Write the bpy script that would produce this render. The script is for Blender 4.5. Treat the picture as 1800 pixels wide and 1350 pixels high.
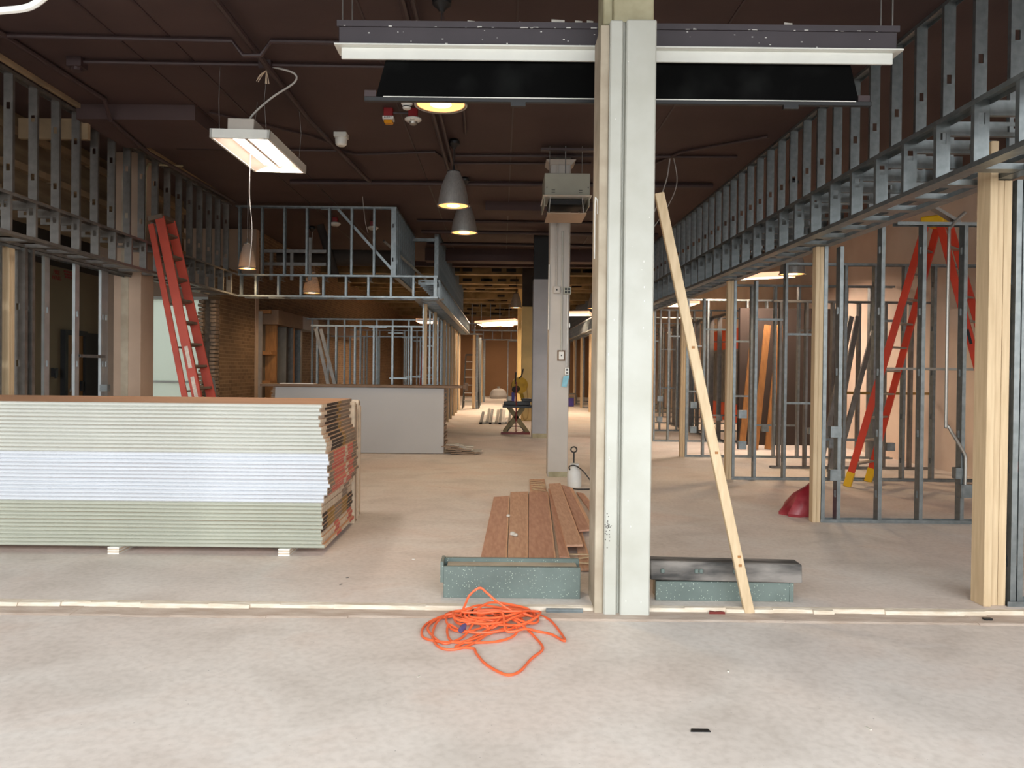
import bpy, bmesh, math, random
from mathutils import Vector as V, Matrix as Mx
random.seed(7)
S = bpy.context.scene
for o in list(bpy.data.objects): bpy.data.objects.remove(o)
COL = S.collection
R = math.radians

# ------------------------------------------------------------------ camera
cam = bpy.data.objects.new('camera', bpy.data.cameras.new('camera')); COL.objects.link(cam)
cam.data.sensor_width = 36; cam.data.lens = 36 * 1350 / 1800
cam.data.shift_x = 20 / 1800; cam.data.shift_y = -13 / 1800
cam.data.clip_end = 200
cam.matrix_world = Mx.Translation((0, 0, 1.5)) @ Mx.Rotation(R(90 - .6), 4, 'X') @ Mx.Rotation(R(.6), 4, 'Z')
S.camera = cam
# ------------------------------------------------------------------ sky, exposure
w = bpy.data.worlds.new('sky'); S.world = w; w.use_nodes = True
w.node_tree.nodes['Background'].inputs[0].default_value = (.93, .975, 1, 1)
w.node_tree.nodes['Background'].inputs[1].default_value = 5.5
vs = S.view_settings
vs.view_transform = 'Standard'; vs.look = 'None'; vs.gamma = 1; vs.use_curve_mapping = False
vs.exposure = 0.55
pl = bpy.data.lights.new('storefront_portal', 'AREA'); pl.shape = 'RECTANGLE'; pl.size = 15.2; pl.size_y = 3.5
pl.cycles.is_portal = True
po = bpy.data.objects.new('storefront_portal', pl); COL.objects.link(po)
po.matrix_world = Mx.Translation((-.9, -1.22, 2.6)) @ Mx.Rotation(R(90), 4, 'X')   # faces +Y into the room

# ------------------------------------------------------------------ colour + materials
def lin(*c):
    return tuple(((v/255)/12.92 if v/255 <= .04045 else ((v/255+.055)/1.055)**2.4) for v in c) + (1,)
def mat(name, rgb, rough=.6, metal=0, var=.12, scale=6, stretch=(1, 1, 1), rgb2=None, bump=0, bscale=None, emit=None, detail=4, spec=.5, coord='Object', alpha=None, trans=None, lo=.35, hi=.65):
    m = bpy.data.materials.new(name); m.use_nodes = True
    nt = m.node_tree; N = nt.nodes; L = nt.links; b = N['Principled BSDF']
    b.inputs['Roughness'].default_value = rough; b.inputs['Metallic'].default_value = metal
    b.inputs['Specular IOR Level'].default_value = spec
    c = lin(*rgb)
    tc = N.new('ShaderNodeTexCoord'); mp = N.new('ShaderNodeMapping'); mp.inputs['Scale'].default_value = stretch
    L.new(tc.outputs[coord], mp.inputs[0])
    nz = N.new('ShaderNodeTexNoise'); nz.inputs['Scale'].default_value = scale; nz.inputs['Detail'].default_value = detail
    L.new(mp.outputs[0], nz.inputs['Vector'])
    r = N.new('ShaderNodeValToRGB'); r.color_ramp.elements[0].position = lo; r.color_ramp.elements[1].position = hi
    c2 = lin(*rgb2) if rgb2 else tuple(min(1, v*(1+var)) for v in c[:3]) + (1,)
    c1 = c if rgb2 else tuple(v*(1-var) for v in c[:3]) + (1,)
    r.color_ramp.elements[0].color = c1; r.color_ramp.elements[1].color = c2
    L.new(nz.outputs[0], r.inputs[0]); L.new(r.outputs[0], b.inputs['Base Color'])
    if bump:
        bn = N.new('ShaderNodeBump'); bn.inputs['Strength'].default_value = bump; bn.inputs['Distance'].default_value = .01
        n2 = N.new('ShaderNodeTexNoise'); n2.inputs['Scale'].default_value = bscale or scale*4; n2.inputs['Detail'].default_value = 5
        L.new(mp.outputs[0], n2.inputs['Vector']); L.new(n2.outputs[0], bn.inputs['Height']); L.new(bn.outputs[0], b.inputs['Normal'])
    if emit:
        b.inputs['Emission Color'].default_value = lin(*emit[:3]); b.inputs['Emission Strength'].default_value = emit[3]
    if trans is not None: b.inputs['Transmission Weight'].default_value = trans
    if alpha is not None: b.inputs['Alpha'].default_value = alpha
    m['r'] = 1
    return m
M = {}
M['steel'] = mat('galvanised_steel', (124, 130, 131), .4, .8, .18, 14, rgb2=(142, 148, 149))
M['steel_bright'] = mat('window_lit_steel', (176, 182, 184), .42, .75, .08, 6)  # paler steel; storefront glare on the left studs is put into the colour
M['steel_old'] = mat('dull_galvanised_steel', (120, 116, 112), .45, .8, .2, 9, rgb2=(138, 134, 129))
M['pine'] = mat('pine_lumber', (190, 165, 130), .62, 0, .1, 4, (10, 10, .7), rgb2=(205, 181, 146), bump=.05)
M['cherry'] = mat('cherry_board', (178, 130, 106), .55, 0, .2, 4, (9, 1.2, 9), rgb2=(196, 150, 126), bump=.03)
M['cherry_pale'] = mat('pale_cherry_board', (186, 142, 114), .55, 0, .2, 5, (9, 1.2, 9), rgb2=(204, 164, 136), bump=.03)
M['boardedge'] = mat('board_edge_band', (214, 170, 136), .6)
M['column'] = mat('painted_column', (176, 175, 164), .6, 0, .06, 3, rgb2=(188, 188, 179), bump=.08, bscale=25)
M['colside'] = mat('tan_plaster', (160, 146, 126), .8, 0, .15, 4, rgb2=(184, 172, 152), bump=.15)
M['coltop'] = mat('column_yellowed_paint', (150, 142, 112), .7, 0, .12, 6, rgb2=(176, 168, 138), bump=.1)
M['col2'] = mat('grey_beige_column_paint', (186, 178, 168), .5, 0, .06, 2)
M['col3'] = mat('blue_grey_column_paint', (168, 168, 170), .55, 0, .08, 2)
M['col4'] = mat('yellow_cream_column_paint', (205, 180, 120), .6, 0, .08, 2)
M['ceil'] = mat('dark_maroon_ceiling_paint', (66, 49, 48), .75, 0, .12, .9, bump=.12, bscale=14, rgb2=(76, 58, 56))
M['conduit'] = mat('maroon_painted_conduit', (58, 42, 42), .5, 0, .1)
M['deck'] = mat('unpainted_tan_deck', (104, 88, 60), .85, 0, .3, 2.5, (1, 3, 1), rgb2=(142, 122, 88), bump=.2)
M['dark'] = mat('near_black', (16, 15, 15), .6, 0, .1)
M['black'] = mat('black_plastic', (24, 24, 25), .45, 0, .1)
M['housing'] = mat('dark_plum_painted_housing', (72, 66, 70), .45, 0, .06, 4)
M['chip'] = mat('chipped_white_primer', (222, 220, 214), .7)
M['whitetrim'] = mat('white_enamel_trim', (226, 226, 218), .4, 0, .03)
M['darkboard'] = mat('dark_brown_board', (46, 34, 27), .8, 0, .15, 1.5)
M['white'] = mat('white_plastic', (224, 222, 214), .45, 0, .04)
M['screen'] = mat('dusty_black_screen_fabric', (5, 5, 5), .85, 0, .3, 3.5, rgb2=(26, 27, 26), lo=.5, hi=.85, spec=.1)
M['dwA'] = mat('greenish_white_sheet_edge', (190, 190, 181), .75, 0, .05, 3, (1, 8, 8))
M['dwB'] = mat('bright_white_sheet_edge', (202, 205, 210), .75, 0, .03, 3, (1, 8, 8))
M['dwC'] = mat('olive_white_sheet_edge', (172, 173, 158), .75, 0, .06, 3, (1, 8, 8))
M['kraft'] = mat('kraft_paper_face', (196, 150, 116), .75, 0, .05, 1.5)
M['kraft2'] = mat('grey_brown_paper', (150, 128, 108), .8, 0, .12, 8)
M['tapedark'] = mat('dark_brown_end_tape', (52, 40, 34), .6, 0, .2)
M['mustard'] = mat('mustard_end_tape', (148, 112, 48), .6, 0, .15)
M['tapered'] = mat('red_end_tape', (196, 98, 84), .6, 0, .1)
M['tapegrey'] = mat('grey_brown_end_tape', (134, 116, 100), .7, 0, .12)
M['gypsum'] = mat('raw_gypsum_edge', (206, 186, 162), .85, 0, .12, 20)
M['greyface'] = mat('grey_paper_sheet_face', (176, 174, 172), .7, 0, .03, 1)
M['brownbeam'] = mat('brown_cardboard', (120, 96, 76), .7, 0, .1)
M['redladder'] = mat('red_orange_fibreglass', (196, 58, 32), .42, 0, .1, 3)
M['redladder2'] = mat('faded_red_fibreglass', (178, 70, 52), .5, 0, .12, 3)
M['alu'] = mat('ladder_aluminium', (165, 160, 152), .4, .7, .1)
M['step'] = mat('dirty_ladder_step', (116, 100, 86), .6, .3, .15)
M['yellow'] = mat('yellow_plastic', (222, 172, 22), .5, 0, .08)
M['sticker'] = mat('paper_sticker', (206, 190, 176), .6, 0, .15, 30)
M['brushed'] = mat('brushed_aluminium_shade', (176, 174, 170), .42, .55, .12, 5, (20, 20, .5))
M['lampglow'] = mat('warm_lamp_diffuser', (255, 205, 150), .5, emit=(255, 176, 100, 1.5))
M['lampcore'] = mat('warm_lamp_bulb_spot', (255, 240, 210), .5, emit=(255, 214, 150, 5))
M['troffer'] = mat('pale_pink_white_reflector', (235, 212, 200), .45, 0, .03)
M['tube'] = mat('lit_troffer_lens', (255, 250, 240), .5, emit=(255, 240, 220, 5))
M['tubewarm'] = mat('lit_warm_troffer_lens', (255, 235, 210), .5, emit=(255, 205, 160, 7))
M['reflwarm'] = mat('lit_warm_troffer_body', (255, 225, 200), .5, emit=(255, 190, 150, .9))
M['red'] = mat('fire_red', (142, 14, 16), .4, 0, .08)
M['amber'] = mat('amber_lens', (208, 140, 24), .25, 0, .1)
M['orange'] = mat('orange_cord_jacket', (236, 106, 60), .45, 0, .08, 12)
M['violet'] = mat('smoky_violet_plug', (92, 84, 128), .3, 0, .1)
M['paintedbox'] = mat('beige_grey_enamel', (160, 158, 142), .45, 0, .04)
M['peachplate'] = mat('peach_lower_plate', (176, 152, 128), .5, 0, .04)
M['rubble'] = mat('white_gypsum_scrap', (200, 194, 182), .85, 0, .12, 10)
M['jug'] = mat('translucent_white_jug', (214, 212, 206), .4, 0, .06, 5)
M['bag'] = mat('red_plastic_bag', (136, 34, 44), .32, 0, .25, 5, rgb2=(176, 78, 84), bump=.1)
M['blue'] = mat('pale_blue_mask_fabric', (136, 190, 206), .8, 0, .08, 20)
M['bluebox'] = mat('blue_violet_plastic', (62, 52, 138), .5)
M['sawyellow'] = mat('worn_yellow_saw_paint', (170, 132, 28), .45, 0, .2, 8)
M['olive'] = mat('olive_timber_leg', (128, 116, 84), .7, 0, .15, 6, (8, 8, 1))
M['maroon'] = mat('maroon_bar', (110, 34, 28), .5)
M['cream'] = mat('cream_wall_paint', (120, 104, 80), .75, 0, .06, .8)
M['plaster'] = mat('pinkish_cream_plaster', (212, 188, 168), .8, 0, .12, 1.1, rgb2=(226, 206, 188), bump=.06)
M['plastercol'] = mat('beige_drywall_wrap', (178, 154, 134), .8, 0, .05, 2)
M['oldwall'] = mat('scarred_plaster_masonry', (92, 76, 56), .9, 0, .3, 2.2, (1, .5, 3), rgb2=(128, 110, 84), bump=.4, bscale=12)
M['beamband'] = mat('tan_rough_ledge', (146, 124, 96), .9, 0, .2, 3, bump=.3)
M['upperdark'] = mat('dark_brown_tone', (52, 44, 38), .9, 0, .3, 2)  # dark brown tone for the upper wall and other dark parts
M['kraftwall'] = mat('brown_board_wall', (152, 116, 84), .8, 0, .06, 1)
M['orangewall'] = mat('terracotta_orange_paint', (206, 84, 44), .7, 0, .05, 1)
M['brickp'] = mat('grey_brown_brick', (132, 112, 94), .85, 0, .2, 9, bump=.2)
M['mortar'] = mat('rough_mortar', (96, 84, 72), .95, 0, .25, 12, bump=.4)
M['doorwood'] = mat('honey_oak_door', (126, 84, 34), .45, 0, .15, 3, (8, 8, .8))
M['wood2'] = mat('orange_plywood', (156, 106, 56), .65, 0, .15, 4, (6, 6, 1))
M['film'] = mat('hazy_window_film', (206, 208, 190), .5, 0, .08, .8)
M['shelf'] = mat('grey_metal_shutter', (120, 116, 108), .5, .4, .1)
M['asphalt'] = mat('dark_paving', (92, 90, 88), .9, 0, .1, 2)
M['glass'] = mat('thin_clear_acrylic', (200, 196, 190), .08, 0, 0, alpha=.32)
M['cord'] = mat('pale_grey_cable', (182, 178, 172), .5)
M['darkcord'] = mat('dark_cable', (40, 34, 34), .6)
M['weathered'] = mat('weathered_charred_board', (60, 58, 56), .8, 0, .3, 3, (1, 5, 4), rgb2=(132, 126, 120), bump=.3, bscale=20)
# window film lets daylight through
_n = M['film'].node_tree; _b = _n.nodes['Principled BSDF']
_t = _n.nodes.new('ShaderNodeBsdfTranslucent'); _t.inputs[0].default_value = lin(158, 162, 156)
_x = _n.nodes.new('ShaderNodeMixShader'); _x.inputs[0].default_value = .92
_n.links.new(_b.outputs[0], _x.inputs[1]); _n.links.new(_t.outputs[0], _x.inputs[2])
_n.links.new(_x.outputs[0], _n.nodes['Material Output'].inputs[0])

def floor_mat():
    m = bpy.data.materials.new('dusty_concrete'); m.use_nodes = True
    nt = m.node_tree; N = nt.nodes; L = nt.links; b = N['Principled BSDF']; b.inputs['Roughness'].default_value = .62
    b.inputs['Specular IOR Level'].default_value = .35
    tc = N.new('ShaderNodeTexCoord')
    def noise(sc, det, st=(1, 1, 1), dist=0):
        mp = N.new('ShaderNodeMapping'); mp.inputs['Scale'].default_value = st; L.new(tc.outputs['Object'], mp.inputs[0])
        n = N.new('ShaderNodeTexNoise'); n.inputs['Scale'].default_value = sc; n.inputs['Detail'].default_value = det; n.inputs['Distortion'].default_value = dist
        L.new(mp.outputs[0], n.inputs['Vector']); return n.outputs[0]
    def ramp(f, stops):
        r = N.new('ShaderNodeValToRGB'); e = r.color_ramp.elements
        e[0].position, e[0].color = stops[0]; e[1].position, e[1].color = stops[-1]
        for p, c in stops[1:-1]: k = e.new(p); k.color = c
        L.new(f, r.inputs[0]); return r.outputs[0]
    def mix(f, a, b_, t='MIX'):
        x = N.new('ShaderNodeMix'); x.data_type = 'RGBA'; x.blend_type = t
        if isinstance(f, float): x.inputs[0].default_value = f
        else: L.new(f, x.inputs[0])
        L.new(a, x.inputs[6]); L.new(b_, x.inputs[7]); return x.outputs[2]
    base = ramp(noise(.35, 3, dist=.6), [(.3, lin(222, 208, 198)), (.5, lin(228, 220, 212)), (.7, lin(226, 206, 194))])
    mid = ramp(noise(1.6, 6, (1, 1.2, 1), .6), [(.3, lin(222, 219, 216)), (.55, lin(255, 255, 255)), (.8, lin(240, 226, 218))])
    c = mix(.55, base, mid, 'MULTIPLY')
    fine = ramp(noise(26, 8), [(.3, lin(214, 210, 206)), (.6, lin(255, 255, 255))])
    c = mix(.35, c, fine, 'MULTIPLY')
    sp = ramp(noise(70, 2), [(.22, lin(70, 60, 54)), (.27, lin(255, 255, 255))])
    c = mix(.5, c, sp, 'MULTIPLY')
    scuff = ramp(noise(1.3, 9, (1, 1.5, 1), 1.2), [(.60, (0, 0, 0, 1)), (.72, (1, 1, 1, 1))])
    pale = N.new('ShaderNodeRGB'); pale.outputs[0].default_value = lin(236, 232, 228)
    sc = N.new('ShaderNodeMath'); sc.operation = 'MULTIPLY'; sc.inputs[1].default_value = .3; L.new(scuff, sc.inputs[0])
    c = mix(sc.outputs[0], c, pale.outputs[0])
    L.new(c, b.inputs['Base Color'])
    bn = N.new('ShaderNodeBump'); bn.inputs['Strength'].default_value = .12; bn.inputs['Distance'].default_value = .01
    L.new(noise(9, 8), bn.inputs['Height']); L.new(bn.outputs[0], b.inputs['Normal'])
    return m
M['floor'] = floor_mat()
M['slabedge'] = mat('broken_slab_edge', (206, 190, 168), .9, 0, .2, 7, (1, 4, 4), rgb2=(224, 214, 198), bump=.5, bscale=20)
M['grout'] = mat('gritty_joint_band', (186, 166, 150), .9, 0, .2, 5, (1, 3, 1), rgb2=(206, 190, 176), bump=.4, bscale=30)

def terrazzo():
    m = mat('speckled_green_terrazzo', (100, 112, 107), .4, 0, .12, 5); nt = m.node_tree; N = nt.nodes; L = nt.links; b = N['Principled BSDF']
    old = b.inputs['Base Color'].links[0].from_socket
    tc = N.new('ShaderNodeTexCoord'); v = N.new('ShaderNodeTexVoronoi'); v.inputs['Scale'].default_value = 75; L.new(tc.outputs['Object'], v.inputs['Vector'])
    cr = N.new('ShaderNodeValToRGB'); cr.color_ramp.elements[0].position = .16; cr.color_ramp.elements[1].position = .24
    cr.color_ramp.elements[0].color = (1, 1, 1, 1); cr.color_ramp.elements[1].color = (0, 0, 0, 1); L.new(v.outputs['Distance'], cr.inputs[0])
    sep = N.new('ShaderNodeSeparateColor'); L.new(v.outputs['Color'], sep.inputs[0])
    gt = N.new('ShaderNodeMath'); gt.operation = 'GREATER_THAN'; gt.inputs[1].default_value = .5; L.new(sep.outputs[0], gt.inputs[0])
    mu = N.new('ShaderNodeMath'); mu.operation = 'MULTIPLY'; L.new(cr.outputs[0], mu.inputs[0]); L.new(gt.outputs[0], mu.inputs[1])
    x = N.new('ShaderNodeMix'); x.data_type = 'RGBA'; L.new(mu.outputs[0], x.inputs[0]); L.new(old, x.inputs[6]); x.inputs[7].default_value = lin(170, 182, 168)
    L.new(x.outputs[2], b.inputs['Base Color']); return m
M['terrazzo'] = terrazzo()
def brickmat():
    m = bpy.data.materials.new('brown_running_brick'); m.use_nodes = True; nt = m.node_tree; N = nt.nodes; L = nt.links; b = N['Principled BSDF']; b.inputs['Roughness'].default_value = .85
    tc = N.new('ShaderNodeTexCoord'); sp = N.new('ShaderNodeSeparateXYZ'); cb = N.new('ShaderNodeCombineXYZ')
    L.new(tc.outputs['Object'], sp.inputs[0]); L.new(sp.outputs[1], cb.inputs[0]); L.new(sp.outputs[2], cb.inputs[1])
    t = N.new('ShaderNodeTexBrick'); L.new(cb.outputs[0], t.inputs['Vector']); t.inputs['Scale'].default_value = 1
    t.inputs['Brick Width'].default_value = .21; t.inputs['Row Height'].default_value = .072; t.inputs['Mortar Size'].default_value = .006
    t.inputs['Color1'].default_value = lin(98, 74, 50); t.inputs['Color2'].default_value = lin(122, 94, 66); t.inputs['Mortar'].default_value = lin(140, 116, 88)
    L.new(t.outputs['Color'], b.inputs['Base Color'])
    bn = N.new('ShaderNodeBump'); bn.inputs['Strength'].default_value = .5; bn.inputs['Distance'].default_value = .01; bn.invert = True
    L.new(t.outputs['Fac'], bn.inputs['Height']); L.new(bn.outputs[0], b.inputs['Normal']); return m
M['brick'] = brickmat()

# ------------------------------------------------------------------ mesh helpers
X, Y, Z = V((1, 0, 0)), V((0, 1, 0)), V((0, 0, 1))
class MB:
    def __init__(s): s.v = []; s.f = []; s.mi = []
    def hexa(s, p, mi=0):
        n = len(s.v); s.v += [tuple(q) for q in p]
        for q in ((0, 3, 2, 1), (4, 5, 6, 7), (0, 1, 5, 4), (1, 2, 6, 5), (2, 3, 7, 6), (3, 0, 4, 7)):
            s.f.append(tuple(n+i for i in q)); s.mi.append(mi)
        return s
    def box(s, x0, x1, y0, y1, z0, z1, mi=0):
        return s.hexa([(x0, y0, z0), (x1, y0, z0), (x1, y1, z0), (x0, y1, z0), (x0, y0, z1), (x1, y0, z1), (x1, y1, z1), (x0, y1, z1)], mi)
    def bar(s, a, b, u, wu, wv, wu2=None, wv2=None, mi=0):
        a, b, u = V(a), V(b), V(u).normalized(); d = (b-a).normalized(); v = d.cross(u).normalized(); u = v.cross(d).normalized()
        wu2 = wu if wu2 is None else wu2; wv2 = wv if wv2 is None else wv2
        r = []
        for c, p, q in ((a, wu/2, wv/2), (b, wu2/2, wv2/2)):
            r += [c-u*p-v*q, c+u*p-v*q, c+u*p+v*q, c-u*p+v*q]
        return s.hexa(r, mi)
    def tube(s, pts, r, n=6, mi=0):
        pts = [V(p) for p in pts]; rs = r if isinstance(r, (list, tuple)) else [r]*len(pts)
        base = len(s.v); up = None
        for i, p in enumerate(pts):
            d = (pts[min(i+1, len(pts)-1)]-pts[max(i-1, 0)])
            d = d.normalized() if d.length > 1e-9 else Z
            if up is None: up = d.orthogonal().normalized()
            up = (up - d*up.dot(d)); up = up.normalized() if up.length > 1e-6 else d.orthogonal().normalized()
            sd = d.cross(up)
            for k in range(n):
                a = 2*math.pi*k/n; s.v.append(tuple(p+(up*math.cos(a)+sd*math.sin(a))*rs[i]))
        for i in range(len(pts)-1):
            for k in range(n):
                a = base+i*n+k; b = base+i*n+(k+1) % n; s.f.append((a, b, b+n, a+n)); s.mi.append(mi)
        s.f.append(tuple(base+k for k in range(n))[::-1]); s.mi.append(mi)
        e = base+(len(pts)-1)*n; s.f.append(tuple(e+k for k in range(n))); s.mi.append(mi)
        return s
    def lathe(s, prof, n=28, c=(0, 0, 0), mi=0, cap=True):
        base = len(s.v)
        for r, z in prof:
            for k in range(n):
                a = 2*math.pi*k/n; s.v.append((c[0]+r*math.cos(a), c[1]+r*math.sin(a), c[2]+z))
        for i in range(len(prof)-1):
            for k in range(n):
                a = base+i*n+k; b = base+i*n+(k+1) % n; s.f.append((a, b, b+n, a+n)); s.mi.append(mi)
        if cap:
            s.f.append(tuple(base+k for k in range(n))[::-1]); e = base+(len(prof)-1)*n; s.f.append(tuple(e+k for k in range(n))); s.mi += [mi, mi]
        return s
    def prism(s, poly, z0, z1, mi=0):
        n = len(s.v); k = len(poly)
        s.v += [(p[0], p[1], z0) for p in poly]+[(p[0], p[1], z1) for p in poly]
        s.f.append(tuple(range(n+k-1, n-1, -1))); s.f.append(tuple(range(n+k, n+2*k))); s.mi += [mi, mi]
        for i in range(k):
            j = (i+1) % k; s.f.append((n+i, n+j, n+k+j, n+k+i)); s.mi.append(mi)
        return s
    def mesh(s, mats, name='m', smooth=False, bevel=0):
        me = bpy.data.meshes.new(name); me.from_pydata(s.v, [], s.f)
        for m in (mats if isinstance(mats, (list, tuple)) else [mats]): me.materials.append(M[m])
        me.polygons.foreach_set('material_index', s.mi)
        bm = bmesh.new(); bm.from_mesh(me); bmesh.ops.recalc_face_normals(bm, faces=bm.faces)
        if bevel: bmesh.ops.bevel(bm, geom=[e for e in bm.edges if e.calc_face_angle(0) > .6], offset=bevel, segments=1, affect='EDGES', profile=.5)
        bm.to_mesh(me); bm.free()
        if smooth:
            me.polygons.foreach_set('use_smooth', [True]*len(me.polygons))
            me.set_sharp_from_angle(angle=R(38))
        return me
WM = {}
def link(name, data, world, parent=None):
    o = bpy.data.objects.new(name, data); COL.objects.link(o); WM[o.name] = world
    if parent is not None:
        o.parent = parent; o.matrix_basis = WM[parent.name].inverted() @ world
    else: o.matrix_basis = world
    return o
def tag(o, label=None, cat=None, group=None, kind=None):
    if label: o['label'] = label
    if cat: o['category'] = cat
    if group: o['group'] = group
    if kind: o['kind'] = kind
    return o
def thing(name, label, cat, loc=(0, 0, 0), group=None):
    return tag(link(name, None, Mx.Translation(loc)), label, cat, group)
def ori(loc, ydir, zdir):
    y, z = V(ydir).normalized(), V(zdir).normalized(); x = y.cross(z).normalized(); y = z.cross(x)
    m = Mx((x, y, z)).transposed().to_4x4(); m.translation = V(loc); return m
def part(name, mb, mats, parent, label=None, smooth=False, bevel=0):     # mb in world coordinates
    loc = WM[parent.name].translation if parent is not None else V((0, 0, 0))
    me = mb.mesh(mats, name, smooth, bevel); me.transform(Mx.Translation(-loc))
    o = link(name, me, Mx.Translation(loc), parent)
    if label: o['label'] = label
    return o
def solo(name, mb, mats, label, cat, loc, group=None, smooth=False, bevel=0):
    me = mb.mesh(mats, name, smooth, bevel); me.transform(Mx.Translation(-V(loc)))
    return tag(link(name, me, Mx.Translation(loc)), label, cat, group)
def struct(name, mb, mats, parent=None, smooth=False, bevel=0):
    o = link(name, mb.mesh(mats, name, smooth, bevel), Mx.Identity(4), parent)
    if parent is None: o['kind'] = 'structure'
    return o
CACHE = {}
def stud_mesh(L, hole=True, m='steel', d=.092, fl=.036):
    k = ('s', round(L, 3), hole, m, d)
    if k not in CACHE:
        t = .0022; b = MB()
        b.box(-d/2, -d/2+t, 0, fl, 0, L); b.box(d/2-t, d/2, 0, fl, 0, L)
        b.box(-d/2+t, -d/2+.010, fl-t, fl, 0, L); b.box(d/2-.010, d/2-t, fl-t, fl, 0, L)
        zs = []
        if hole:
            q = .28 if L > .7 else L*.72
            while q < L-.08: zs.append(q); q += .61
        p = 0
        for q in zs:
            b.box(-d/2+t, d/2-t, 0, t, p, q-.035); b.box(-d/2+t, -.019, 0, t, q-.035, q+.035); b.box(.019, d/2-t, 0, t, q-.035, q+.035); p = q+.035
        b.box(-d/2+t, d/2-t, 0, t, p, L)
        CACHE[k] = b.mesh(m, 'steel_stud')
    return CACHE[k]
def track_mesh(L, m='steel', d=.098, fl=.032):
    k = ('t', round(L, 3), m, d)
    if k not in CACHE:
        t = .0022; b = MB(); b.box(-d/2, d/2, 0, t, 0, L); b.box(-d/2, -d/2+t, t, fl, 0, L); b.box(d/2-t, d/2, t, fl, 0, L)
        CACHE[k] = b.mesh(m, 'steel_track')
    return CACHE[k]
def post_mesh(L, wx, wy, m='pine'):
    k = ('p', round(L, 3), wx, wy, m)
    if k not in CACHE: CACHE[k] = MB().box(-wx/2, wx/2, -wy/2, wy/2, 0, L).mesh(m, 'lumber', bevel=.003)
    return CACHE[k]
def put(name, me, parent, loc, y=Y, z=Z): return link(name, me, ori(loc, y, z), parent)
def wall_run(t, o, a, L, z0, z1, sp=.406, hole=True, m='steel', first=0., top=True, bot=True, skip=()):
    o = V(o); a = V(a)
    if bot: put('track', track_mesh(L, m), t, o+Z*z0, Z, a)
    if top: put('track', track_mesh(L, m), t, o+Z*z1, -Z, a)
    me = stud_mesh(z1-z0-.006, hole, m); n = 0; s = first
    while s < L-.03:
        if n not in skip: put('stud', me, t, o+a*s+Z*(z0+.003), a, Z)
        s += sp; n += 1
def soffit(t, o, a, n, L, depth, zb=2.75, zt=3.16, up=None, m='steel', sp=.406, first=.1):
    o, a, n = V(o), V(a), V(n)
    put('track', track_mesh(L, m), t, o+n*.046+Z*zb, Z, a); put('track', track_mesh(L, m), t, o+n*.046+Z*zt, -Z, a)
    put('track', track_mesh(L, m), t, o+n*depth+Z*zb, Z, a)
    sm = stud_mesh(zt-zb-.006, True, m); jm = stud_mesh((up or depth)-.094, True, m); rm = stud_mesh(depth-.1, False, m)
    s = first
    while s < L-.04:
        put('stud', sm, t, o+a*s+n*.046+Z*(zb+.003), a, Z)
        put('joist', jm, t, o+a*(s+.002)+n*.094+Z*(zt-.05), a, n)
        put('rung', rm, t, o+a*(s+.09)+n*.097+Z*(zb+.002), Z, n)
        s += sp
def crom(pts, k=6):
    P = [V(p) for p in pts]; out = []
    for i in range(len(P)-1):
        p0, p1, p2, p3 = P[max(i-1, 0)], P[i], P[i+1], P[min(i+2, len(P)-1)]
        for j in range(k):
            t = j/k; out.append(.5*((2*p1)+(p2-p0)*t+(2*p0-5*p1+4*p2-p3)*t*t+(3*p1-p0-3*p2+p3)*t**3))
    return out+[P[-1]]
def text_mesh(s, size, m):
    cu = bpy.data.curves.new('txt', 'FONT'); cu.body = s; cu.size = size; cu.align_x = 'CENTER'; cu.align_y = 'CENTER'; cu.extrude = .0015; cu.space_line = .9
    o = bpy.data.objects.new('txt', cu); COL.objects.link(o); bpy.context.view_layer.update()
    me = bpy.data.meshes.new_from_object(o.evaluated_get(bpy.context.evaluated_depsgraph_get())); bpy.data.objects.remove(o)
    me.materials.clear(); me.materials.append(M[m]); return me
def lamp(name, kind, loc, energy, color, parent, size=.3, aim=(0, 0, -1), sy=None, spot=None):
    l = bpy.data.lights.new(name, kind); l.energy = energy; l.color = color
    if kind == 'AREA':
        l.size = size
        if sy: l.shape = 'RECTANGLE'; l.size_y = sy
    elif kind == 'SPOT': l.spot_size = spot; l.spot_blend = .6; l.shadow_soft_size = size
    else: l.shadow_soft_size = size
    m = V(aim).to_track_quat('-Z', 'Y').to_matrix().to_4x4(); m.translation = V(loc)
    return link(name, l, m, parent)

CZ = 4.455     # ceiling height
XR, XL, YB, YF = 6.85, -8.7, 41.5, -1.3
# ================================================================== THE SETTING
b = MB(); b.box(XL, XR, 4.86, YB, -.3, 0); fl = struct('floor', b, 'floor')
b = MB(); b.box(XL, XR, YF, 4.86, -.3, -.03); struct('front_slab', b, 'floor', fl)
# broken lip of the raised slab: many uneven chunks
b = MB(); x = XL
while x < XR:
    l = random.uniform(.12, .5); y = 4.86-random.uniform(.035, .06)
    b.hexa([(x, y, -.03), (x+l, y, -.03), (x+l, 4.87, -.03), (x, 4.87, -.03), (x, y+.012, random.uniform(-.004, .004)), (x+l, y+.012, random.uniform(-.004, .004)), (x+l, 4.87, .003), (x, 4.87, .003)]); x += l
struct('trim_1', b, 'slabedge')
b = MB(); x = XL
while x < XR:
    l = random.uniform(.3, .9); y = 4.68-random.uniform(0, .05); h = -.03+random.uniform(.004, .010)
    b.hexa([(x, y, -.03), (x+l, y, -.03), (x+l, 4.83, -.03), (x, 4.83, -.03), (x, y+.02, h), (x+l, y+.02, h), (x+l, 4.83, h), (x, 4.83, h)]); x += l
struct('trim_2', b, 'grout')
b = MB(); b.box(XL, XR, YF, 16.8, CZ, CZ+.2); b.box(-5.6, XR, 16.8, 21.5, CZ, CZ+.2)
ce = struct('ceiling', b, 'ceil')
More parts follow.
